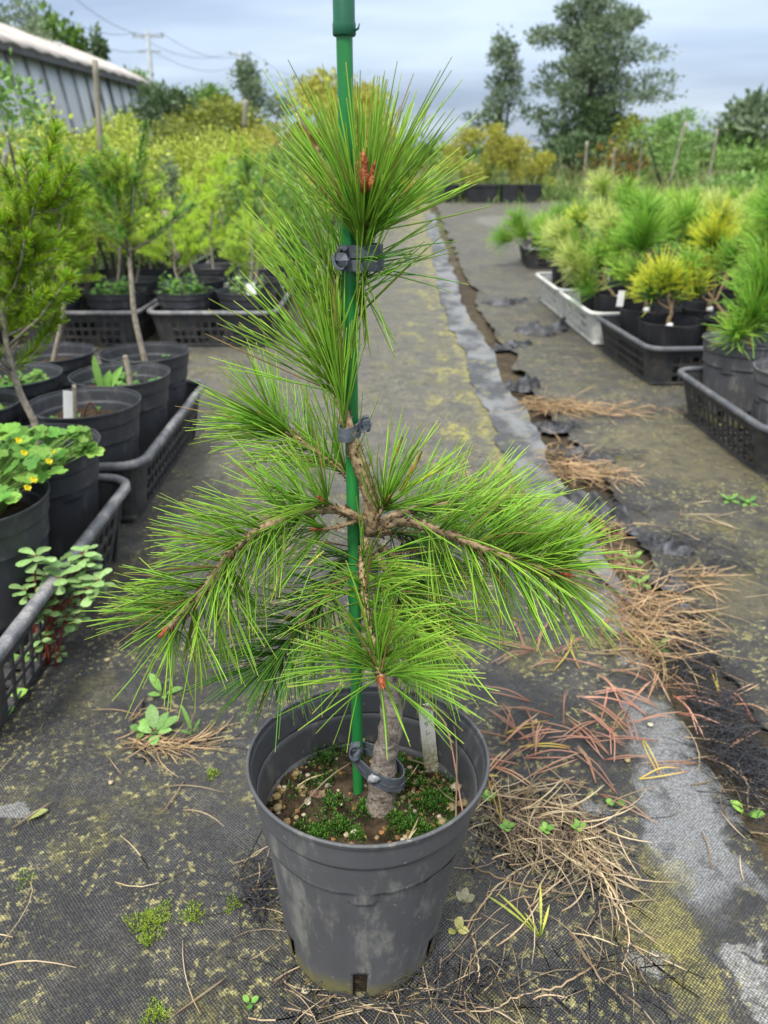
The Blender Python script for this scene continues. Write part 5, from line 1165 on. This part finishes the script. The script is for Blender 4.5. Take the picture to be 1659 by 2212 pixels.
for (px, py) in ((232, 1425), (660, 1810 + 330), (1355, 1640), (1480, 1490), (1155, 1560), (240, 1690), (1405, 1565)):
    v, f = pebble_verts((0, 0, 0), rgp.uniform(.003, .005), rgp, .6); o = MB().add(v, f, 0, rgp.uniform(.75, 1)).build('pebble', M_GRIT); o.location = gnd(px, py, .006); tag(o, 'small pale stone lying on the ground cover', 'pebble', 'stones on the ground cover')

# ================================================================== BACKGROUND
F_ = {
 'yellowgreen': leaf_mat('yellow_green_foliage', (0.30, 0.38, 0.045), (0.50, 0.56, 0.09)),
 'green': leaf_mat('green_foliage', (0.08, 0.17, 0.03), (0.19, 0.31, 0.06)),
 'fresh': leaf_mat('fresh_green_foliage', (0.14, 0.28, 0.06), (0.28, 0.44, 0.12)),
 'dark': leaf_mat('dark_foliage', (0.055, 0.10, 0.04), (0.13, 0.20, 0.08)),
 'grey': leaf_mat('grey_green_foliage', (0.10, 0.155, 0.08), (0.25, 0.32, 0.19)),
 'ochre': leaf_mat('ochre_foliage', (0.30, 0.32, 0.045), (0.50, 0.48, 0.08)),
 'olive': leaf_mat('olive_foliage', (0.14, 0.18, 0.025), (0.28, 0.31, 0.05)),
 'rust': leaf_mat('rusty_foliage', (0.20, 0.12, 0.03), (0.30, 0.20, 0.05)),
}
M_TRUNK = simple('tree_trunk', (0.06, 0.05, 0.042), .9, .3, 20)
def bush(label, px, top, Y, w, mat, n=1500, leaf=.05, seed=0, bottom=.1, name='shrub', cat='shrub', group=None, lumps=7, stems=4, hang=0.0, aspect=.6, shape=1.0, depth=None, mat2=None, lr=1.0):
    """px, top: where its crown stands in the photo at distance Y; w its width in metres"""
    rg = np.random.RandomState(seed + 100); p = at(px, top, Y); h = p.z; x = p.x; root = empty(name, (x, Y, 0), label, cat, group)
    d = depth or w * .7; cb = bottom * h; ch = h - cb
    C = []
    for k in range(lumps):
        u = (k + .5) / lumps; ww = w / 2 * (math.sin(math.pi * min(1, (u * .85 + .12))) ** shape)
        a = rg.rand() * 6.28; C.append((x + math.cos(a) * ww * (.62 if lr == 1 else rg.uniform(.1, .95)), Y + math.sin(a) * d * .35, cb + ch * (u * .84 + .08), max(.25 * w, ww) * rg.uniform(.45, .7) * lr, max(ch / lumps * rg.uniform(1.1, 1.8), w * .09 * lr)))
    C.append((x, Y, h - ch * .16, w * .2, ch * .16))
    P, D = [], []; per = n // len(C)
    for (cx, cy, cz, r, rz) in C:
        v = rvec(per); q = (.35 + .65 * rg.rand(per) ** .5)[:, None]; v = v * q * (1 + .3 * np.sin(5 * v[:, :1] + 7 * v[:, 1:2] + cx))
        P.append(np.stack([cx + v[:, 0] * r, cy + v[:, 1] * r * .9, cz + v[:, 2] * rz], 1)); D.append(v + rg.randn(per, 3) * .5 + (0, 0, .25 - hang))
    P, D = np.concatenate(P), np.concatenate(D); P[:, 2] = np.maximum(cb + (P[:, 2] - cb) * (h - cb) / max(.01, P[:, 2].max() - cb), .02)
    L = leaf * rg.uniform(.6, 1.3, len(P))
    if mat2:
        k = len(P) // 3; under(MB().flakes(P[:k], D[:k], L[:k], L[:k] * aspect).build('crown', mat2, kind='stuff', smooth=False), root); P, D, L = P[k:], D[k:], L[k:]
    under(MB().flakes(P, D, L, L * aspect).build('crown', mat, kind='stuff', smooth=False), root)
    st = MB()
    for k in range(stems):
        a = rg.rand() * 6.28; c = C[rg.randint(len(C))]; st.tube(spline([(x + math.cos(a) * .04 * w, Y + math.sin(a) * .04 * w, -.01), (x + (c[0] - x) * .5, Y + (c[1] - Y) * .5, c[2] * .5), c[:3]], 6), np.linspace(.018 * h + .004, .004, 6), 6)
    under(st.build('trunk', M_TRUNK), root); return root
# shrubs filling the beds on the left, from near to far
S = [('loose broad-leaved shrub reaching in at the upper frame side', 10, 110, 3.2, .5, 'fresh', 420, .055, .3), ('dark-stemmed leafy shrub below the shed roof', 70, 215, 3.6, .75, 'yellowgreen', 1300, .045, .2),
     ('low fresh green shrub behind the dark-shooted spruce', 215, 330, 4.2, .9, 'green', 1300, .05, .1), ('feathery yellow shrub in front of the shed corner', 300, 285, 5.0, 1.0, 'yellowgreen', 1800, .045, .1),
     ('arching golden-green shrub in mid bed', 420, 290, 5.5, 1.3, 'yellowgreen', 2200, .045, .1), ('fresh green shrub by the crown tuft', 560, 330, 5.2, .9, 'fresh', 1500, .045, .1), ('bluish conical shrub in mid bed', 352, 330, 4.6, .35, 'grey', 700, .035, .05),
     ('dark slender shrub rising from mid bed', 250, 340, 4.5, .45, 'dark', 700, .045, .05), ('leafy green shrub at the bed edge by the path', 640, 390, 5.0, .7, 'fresh', 1300, .045, .1), ('yellow-green shrub left of the path end', 690, 350, 7.0, 1.0, 'yellowgreen', 1600, .05, .1),
     ('rounded golden shrub below the shed wall', 480, 265, 7.5, 1.5, 'yellowgreen', 2200, .05, .1), ('yellow shrub in front of the shed base', 180, 265, 6.5, 1.4, 'yellowgreen', 2000, .055, .1), ('lime shrub beneath the shed wall at the frame side', 40, 265, 5.0, 1.3, 'yellowgreen', 1800, .06, .1),
     ('pale green shrub behind the golden ones', 620, 300, 8.0, 1.3, 'fresh', 1500, .055, .1), ('peaked golden shrub against the shed wall', 250, 235, 8.5, 1.3, 'yellowgreen', 1700, .06, .1), ('broad golden thicket plant behind mid bed', 370, 250, 9.0, 1.8, 'olive', 2000, .06, .1),
     ('ochre-green plant left of the stake', 560, 262, 10.0, 1.6, 'ochre', 1600, .06, .1), ('leafy bush in shade behind the path bed', 700, 320, 9.5, 1.4, 'green', 1500, .06, .1), ('green shrub at path end, left side', 800, 375, 11.0, 1.2, 'fresh', 1300, .06, .05), ('tawny grass clump at the end of the path', 880, 375, 13.0, 1.2, 'ochre', 900, .07, 0.0)]
for k, (lb, px, top, Y, w, m, n_, lf, bt) in enumerate(S): bush(lb, px, top, Y, w, F_[m], int(n_ * 2.4), lf * .55, k, bt, lumps=11, lr=.75, group='shrubs in the beds left of the path', mat2=F_['green'] if k % 3 == 0 else None)
# hedge-like trees behind them
T_ = [('dark round-topped tree right of the shed', 365, 185, 17, 3.0, 'dark', 2600, .16), ('yellowish leafy tree behind the golden shrubs', 470, 205, 14, 2.8, 'olive', 2600, .13), ('bluish conifer with narrow top by the second power pole', 535, 125, 20, 1.9, 'grey', 2200, .15), ('low green tree between conifer and russet tree', 440, 180, 22, 4.0, 'green', 2400, .18),
      ('russet and ochre tree behind the crown tuft', 690, 150, 13, 2.6, 'ochre', 3200, .12), ('ochre tree on the far side of the stake', 800, 175, 14, 1.8, 'ochre', 1800, .12), ('dark bush under the russet tree', 655, 265, 12, 1.3, 'rust', 1200, .1), ('feathery grey-green tree at the upper frame corner', 15, -30, 20, 3.2, 'grey', 2600, .16),
      ('broad-leaved tree top showing over the shed roof', 118, 25, 24, 2.6, 'green', 1200, .34), ('slim broad-leaved tree top by the shed ridge', 200, 55, 24, 1.0, 'dark', 500, .34), ('brownish shrub crown over the shed roof', 150, 95, 26, 3.5, 'rust', 1200, .25), ('distant trees-high green bush behind the shed end', 290, 150, 30, 3.0, 'green', 1200, .25)]
for k, (lb, px, top, Y, w, m, n_, lf) in enumerate(T_): bush(lb, px, top, Y, w, F_[m], int(n_ * 2.2), lf * .6, 40 + k, .12, name='tree', cat='tree', group='trees behind the nursery beds', lumps=16, lr=.7, mat2=F_['olive'] if k in (1, 4, 5) else None)
# right side
bush('large dark feathery tree towering over the right-hand beds', 1300, -40, 21, 3.5, F_['grey'], 30000, .10, 71, .12, 'tree', 'tree', 'trees beyond the path end', 80, 14, 0, .4, .5, lr=.5, mat2=F_['dark'])
bush('narrower wispy dark tree beside the large one', 1090, 55, 22, 1.6, F_['grey'], 4600, .12, 72, .12, 'tree', 'tree', 'trees beyond the path end', 30, 6, 0, .35, .6, lr=.5, mat2=F_['dark'])
bush('dark shaded shrub under the large tree', 1230, 290, 19.5, 3.4, F_['dark'], 2600, .14, 73, .05, group='shrubs beyond the path end')
bush('pale green shrub with long arching sprays', 1470, 235, 15, 2.4, F_['fresh'], 5200, .07, 74, .2, group='shrubs beyond the path end', lumps=22, aspect=.4, lr=.5)
bush('olive and russet sapling between tree and arching shrub', 1375, 250, 17, 1.6, F_['olive'], 1100, .1, 75, .2, group='shrubs beyond the path end', mat2=F_['rust'])
bush('dark bank of shrubs behind the leaning poles', 1560, 310, 22, 5.5, F_['green'], 3000, .17, 76, .05, group='shrubs beyond the path end', mat2=F_['dark'])
bush('tree with loose dark top at the far frame side', 1650, 190, 24, 2.4, F_['grey'], 2400, .2, 77, .1, 'tree', 'tree', 'trees beyond the path end', mat2=F_['green'])
bush('hedge-like dark mass at the horizon', 1580, 285, 34, 9.0, F_['dark'], 2600, .3, 78, .05, 'tree', 'tree', 'trees beyond the path end')
bush('green bush low at the far frame side', 1600, 370, 13, 1.6, F_['fresh'], 1500, .09, 79, .05, group='shrubs beyond the path end')
bush('leafy green bush at the frame edge beneath the loose tree', 1650, 345, 15, 1.6, F_['green'], 1500, .09, 80, .05, group='shrubs beyond the path end')
bush('far low hedge closing the view behind the path', 930, 300, 36, 9.0, F_['green'], 2200, .3, 81, .05, 'tree', 'tree', 'trees beyond the path end', mat2=F_['ochre'])
for k, (px, top, w, lb) in enumerate(((1010, 270, 1.1, 'yellow-leaved shrub in the first big black tub'), (1065, 262, 1.2, 'yellow-leaved shrub in the middle black tub'), (1120, 290, 1.1, 'yellow-leaved shrub third along the black tubs'), (1175, 325, .9, 'lower yellow-leaved shrub at the end of the black tubs'))):
    bush(lb, px, top, 15.9 + .2 * k, w, F_['ochre'], 3200, .045, 90 + k, .22, lumps=12, lr=.7, group='yellow shrubs in black tubs', mat2=F_['yellowgreen'] if k % 2 else None)
# big black tubs
M_TUB = simple('black_tub', (0.02, 0.021, 0.024), .6, .3, 4)
for k, (x0, x1, lb) in enumerate(((957, 990, 'small black tub at the near end of the far row, behind a thin trunk'), (998, 1074, 'widest black tub in the far row'), (1076, 1118, 'black tub right of the widest one'), (1120, 1166, 'black tub at the far end of the row'))):
    a, b = gnd(x0, 436 + 2 * (k > 2)), gnd(x1, 436 + 2 * (k > 2)); Y = 14.9; w = (x1 - x0) / FPX * 13.9; x = ((x0 + x1) / 2 - CX) / FPX * 13.9; h = .31
    mb = MB(); V, F = [], []; sec = rounded_loop(w * .96, w * .8, .06, 4)
    for (s, z) in ((.86, 0), (.98, h * .9), (1.03, h * .9), (1.03, h), (.97, h), (.93, h * .75), (0, h * .75)):
        for q in sec: V.append((q[0] * s, q[1] * s, z))
    c = len(sec)
    for i in range(6):
        for j in range(c): F.append((i * c + j, i * c + (j + 1) % c, (i + 1) * c + (j + 1) % c, (i + 1) * c + j))
    o = mb.add(V, F).build('planter_tub', M_TUB, smooth=False); o.location = (x, Y, -.01); tag(o, lb, 'tub', 'black tubs at the end of the path')
# tall grass at the end of the path and along the right
def grass(name, label, areas, mat, seed):
    rg = np.random.RandomState(seed); B_, L_ = [], []
    for (x0, x1, y0, y1, n_, h) in areas:
        B_.append(np.stack([rg.uniform(x0, x1, n_), rg.uniform(y0, y1, n_), np.zeros(n_)], 1)); L_.append(h * rg.uniform(.4, 1.2, n_))
    B_, L_ = np.concatenate(B_), np.concatenate(L_); D = rg.randn(len(B_), 3) * .28 + (0, 0, 1)
    return tag(MB().needles(B_, D, L_, .006, rg.randn(len(B_), 3) * .25 + (0, 0, -.15), 2, 2).build(name, mat, kind='stuff'), label, 'grass')
M_GRASS = needle_mat('long_grass', [(0, (0.08, 0.14, 0.03)), (.6, (0.17, 0.25, 0.06)), (1, (0.36, 0.34, 0.14))], hue=.05, val=.35, trans=.2)
grass('grass', 'long green and straw grass beyond the end of the path', [(-2.5, 9.5, 15.3, 20, 9000, .5), (3.3, 9, 11, 15.3, 5000, .36), (2.6, 9, 7, 11, 4500, .3), (-.6, .9, 14.2, 15.2, 300, .3), (.9, 3.2, 13.9, 14.6, 60, .14), (-12, -1, 10, 18, 4000, .5)], M_GRASS, 5)
M_FUZZ = needle_mat('bed_undergrowth', [(0, (0.05, 0.10, 0.02)), (.6, (0.12, 0.22, 0.035)), (1, (0.26, 0.33, 0.07))], hue=.05, val=.4, trans=.2)
grass('undergrowth', 'tangled green undergrowth between the potted shrubs', [(-6, -1.0, 5.9, 10.5, 9000, .55), (-4.2, -1.8, 2.6, 6, 4200, .5), (1.9, 4.5, 3.4, 9, 6500, .3)], M_FUZZ, 6)
# poles, canes
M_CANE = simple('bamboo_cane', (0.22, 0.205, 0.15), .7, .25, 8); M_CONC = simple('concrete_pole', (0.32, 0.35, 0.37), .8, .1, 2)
def cane(label, px0, py0, px1, py1, Y, w, mat=M_CANE, name='cane', cat='cane', group='canes and stakes in the beds'):
    a, b = at(px0, py0, Y), at(px1, py1, Y); n_ = 9; P = [a + (b - a) * (k / (n_ - 1)) for k in range(n_)]
    return tag(MB().tube(P, [w * (1 + .08 * (k % 2)) for k in range(n_)], 8).build(name, mat), label, cat, group)
cane('tall bamboo cane standing before the shed wall', 205, 130, 219, 345, 3.4, .011)
cane('short pale cane near the frame side', 12, 330, 6, 380, 3.0, .010)
cane('pale cane in front of the bluish conifer', 531, 215, 528, 275, 8, .022)
cane('grey stake leaning in the potted bed', 355, 455, 385, 560, 3.9, .012)
cane('leaning pole in the pale arching shrub', 1482, 262, 1446, 398, 14.0, .019)
cane('leaning pole nearest the frame side', 1550, 278, 1528, 405, 13.5, .018)
cane('thin upright cane under the large tree', 1328, 320, 1322, 385, 15, .016)
cane('second thin cane under the large tree', 1386, 320, 1378, 392, 15, .016)
cane('pale slim trunk prop below the large tree', 1268, 305, 1262, 388, 18, .03)
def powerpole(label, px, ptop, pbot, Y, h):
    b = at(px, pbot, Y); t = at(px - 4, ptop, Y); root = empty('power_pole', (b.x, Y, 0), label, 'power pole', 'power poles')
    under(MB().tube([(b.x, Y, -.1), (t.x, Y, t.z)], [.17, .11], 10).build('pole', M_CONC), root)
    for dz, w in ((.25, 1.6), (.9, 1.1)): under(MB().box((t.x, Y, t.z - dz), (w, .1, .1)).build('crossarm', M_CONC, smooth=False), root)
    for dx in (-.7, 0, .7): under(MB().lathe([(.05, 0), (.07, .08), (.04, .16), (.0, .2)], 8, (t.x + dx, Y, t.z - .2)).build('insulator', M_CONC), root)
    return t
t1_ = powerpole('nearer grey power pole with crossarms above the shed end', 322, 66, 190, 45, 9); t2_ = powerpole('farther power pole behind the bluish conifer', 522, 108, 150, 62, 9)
M_WIRE = simple('wire', (0.16, 0.19, 0.23), .7, .05)
far0 = at(60, -60, 30); fare = at(790, 150, 110)
for k, (dx, dz) in enumerate(((-.7, -.1), (.7, -.1), (0, -.8))):
    seq = [Vector((far0.x + dx, 30, far0.z + dz)), Vector((t1_.x + dx, 45, t1_.z + dz)), Vector((t2_.x + dx, 62, t2_.z + dz)), Vector((fare.x + dx, 110, fare.z + dz))]; P = []
    for a, b in zip(seq, seq[1:]):
        for q in np.linspace(0, 1, 9): P.append(a + (b - a) * q - Vector((0, 0, .9 * 4 * q * (1 - q) * (b - a).length / 22)))
    P = [p for i, p in enumerate(P) if i == 0 or (p - P[i - 1]).length > 1e-4]
    tag(MB().tube(P, .013, 4).build('power_wire', M_WIRE), ('power wire on the near crossarm end', 'power wire on the far crossarm end', 'lowest power wire between the poles')[k], 'wire', 'power wires')
# the shed: a plastic-clad house with pale sheet roof, wall along the bed
n = NT('shed_cladding'); o = n.pos(); sp = n.n('ShaderNodeSeparateXYZ'); n.l(o, sp.inputs[0])
c = n.mix(n.step(n.noise(n.scaled(o, (1, 1, .12)), 1.6, 5, .7), .35, .7), (0.48, 0.51, 0.54), (0.68, 0.70, 0.71)); c = n.mix(n.math('MULTIPLY', n.step(n.noise(n.scaled(o, (1, 1, .3)), 5, 4), .55, .75), .5), c, (0.26, 0.28, 0.30))
M_CLAD = n.finish(c, .4, n.bump(n.noise(n.scaled(o, (1, 1, .1)), 5, 3), .4, .05), .4)
M_ROOF = simple('shed_roof', (0.42, 0.38, 0.34), .7, .22, 3, .3, 6); M_FRAME = simple('shed_frame', (0.09, 0.09, 0.09), .7, .2, 4)
M_POST = simple('shed_post', (0.33, 0.34, 0.35), .7, .2, 4)
shed = empty('shed', (-8.5, 19, 0), 'long weathered shed with pale sheet roof and grey cladding', 'shed')
ye0, ye1, xe, ze = 12.5, 23.0, -6.3, 2.42
x_foot = xe + .28
pan = np.linspace(ye0, ye1, 15)
for k in range(14):
    y0, y1 = pan[k] + .02, pan[k + 1] - .02; mb = MB(); V, F = [], []; rg = np.random.RandomState(k)
    for i in range(7):
        z = ze * i / 6
        for j in range(9):
            q = j / 8; V.append((x_foot + (xe - x_foot) * (z / ze) + .02 * math.sin(q * 25) + .02 * rg.randn() * .5, y0 + (y1 - y0) * q, z))
    for i in range(6):
        for j in range(8): F.append((i * 9 + j, i * 9 + j + 1, (i + 1) * 9 + j + 1, (i + 1) * 9 + j))
    under(mb.add(V, F).build('wall_panel', M_CLAD), shed)
for k in range(15):
    o = MB().box((0, 0, 0), (.04, .035, ze)).build('post', M_POST, shed, smooth=False)
    o.location = Vector(((xe + x_foot) / 2 + .03, pan[k], ze / 2)) - shed.location; o.rotation_euler = (0, -math.atan2(x_foot - xe, ze), 0)
under(MB().box((xe + .22, (ye0 + ye1) / 2, 1.1), (.05, ye1 - ye0, .08)).build('wall_rail', simple('pale_rail', (0.55, 0.55, 0.55), .6), smooth=False), shed)
V, F = [], []; NY, NX = 60, 12; zr = 3.75; xr = -9.6
for i in range(NY):
    y = ye0 - .3 + (ye1 - ye0 + .3) * i / (NY - 1)
    for j in range(NX):
        q = j / (NX - 1); V.append((xe + .28 + (xr - xe - .28) * q, y, ze + .02 + (zr - ze) * q ** .85 + .02 * math.sin(i * 1.57)))
for i in range(NY - 1):
    for j in range(NX - 1): F.append((i * NX + j, (i + 1) * NX + j, (i + 1) * NX + j + 1, i * NX + j + 1))
o = under(MB().add(V, F).build('roof', M_ROOF), shed); md = o.modifiers.new('sheet', 'SOLIDIFY'); md.thickness = .05; md.offset = -1
under(MB().box((xe + .2, (ye0 + ye1) / 2, ze - .06), (.1, ye1 - ye0, .12)).build('eave_beam', M_FRAME, smooth=False), shed)
V = [(x_foot, ye1, 0), (xe, ye1, ze), (xr, ye1, zr), (xr * 2 - xe, ye1, ze), (xr * 2 - x_foot, ye1, 0)]
under(MB().add(V, [(0, 1, 2, 2), (0, 2, 4, 4), (2, 3, 4, 4)]).build('end_wall', M_CLAD, smooth=False), shed)
V = [(xr, ye0 - .3, zr), (xr, ye1, zr), (xr * 2 - xe, ye1, ze), (xr * 2 - xe, ye0 - .3, ze)]
o = under(MB().add(V, [(0, 1, 2, 3)]).build('rear_roof', M_ROOF, smooth=False), shed); md = o.modifiers.new('sheet', 'SOLIDIFY'); md.thickness = .05; md.offset = 0
V = [(x_foot, ye0, 0), (xe, ye0, ze), (xr, ye0, zr), (xr * 2 - xe, ye0, ze), (xr * 2 - x_foot, ye0, 0)]
under(MB().add(V, [(2, 1, 0, 0), (4, 2, 0, 0), (4, 3, 2, 2)]).build('end_wall', M_CLAD, smooth=False), shed)
V = [(xr * 2 - x_foot, ye0, 0), (xr * 2 - xe, ye0, ze), (xr * 2 - xe, ye1, ze), (xr * 2 - x_foot, ye1, 0)]
under(MB().add(V, [(0, 1, 2, 3)]).build('rear_wall', M_CLAD, smooth=False), shed)
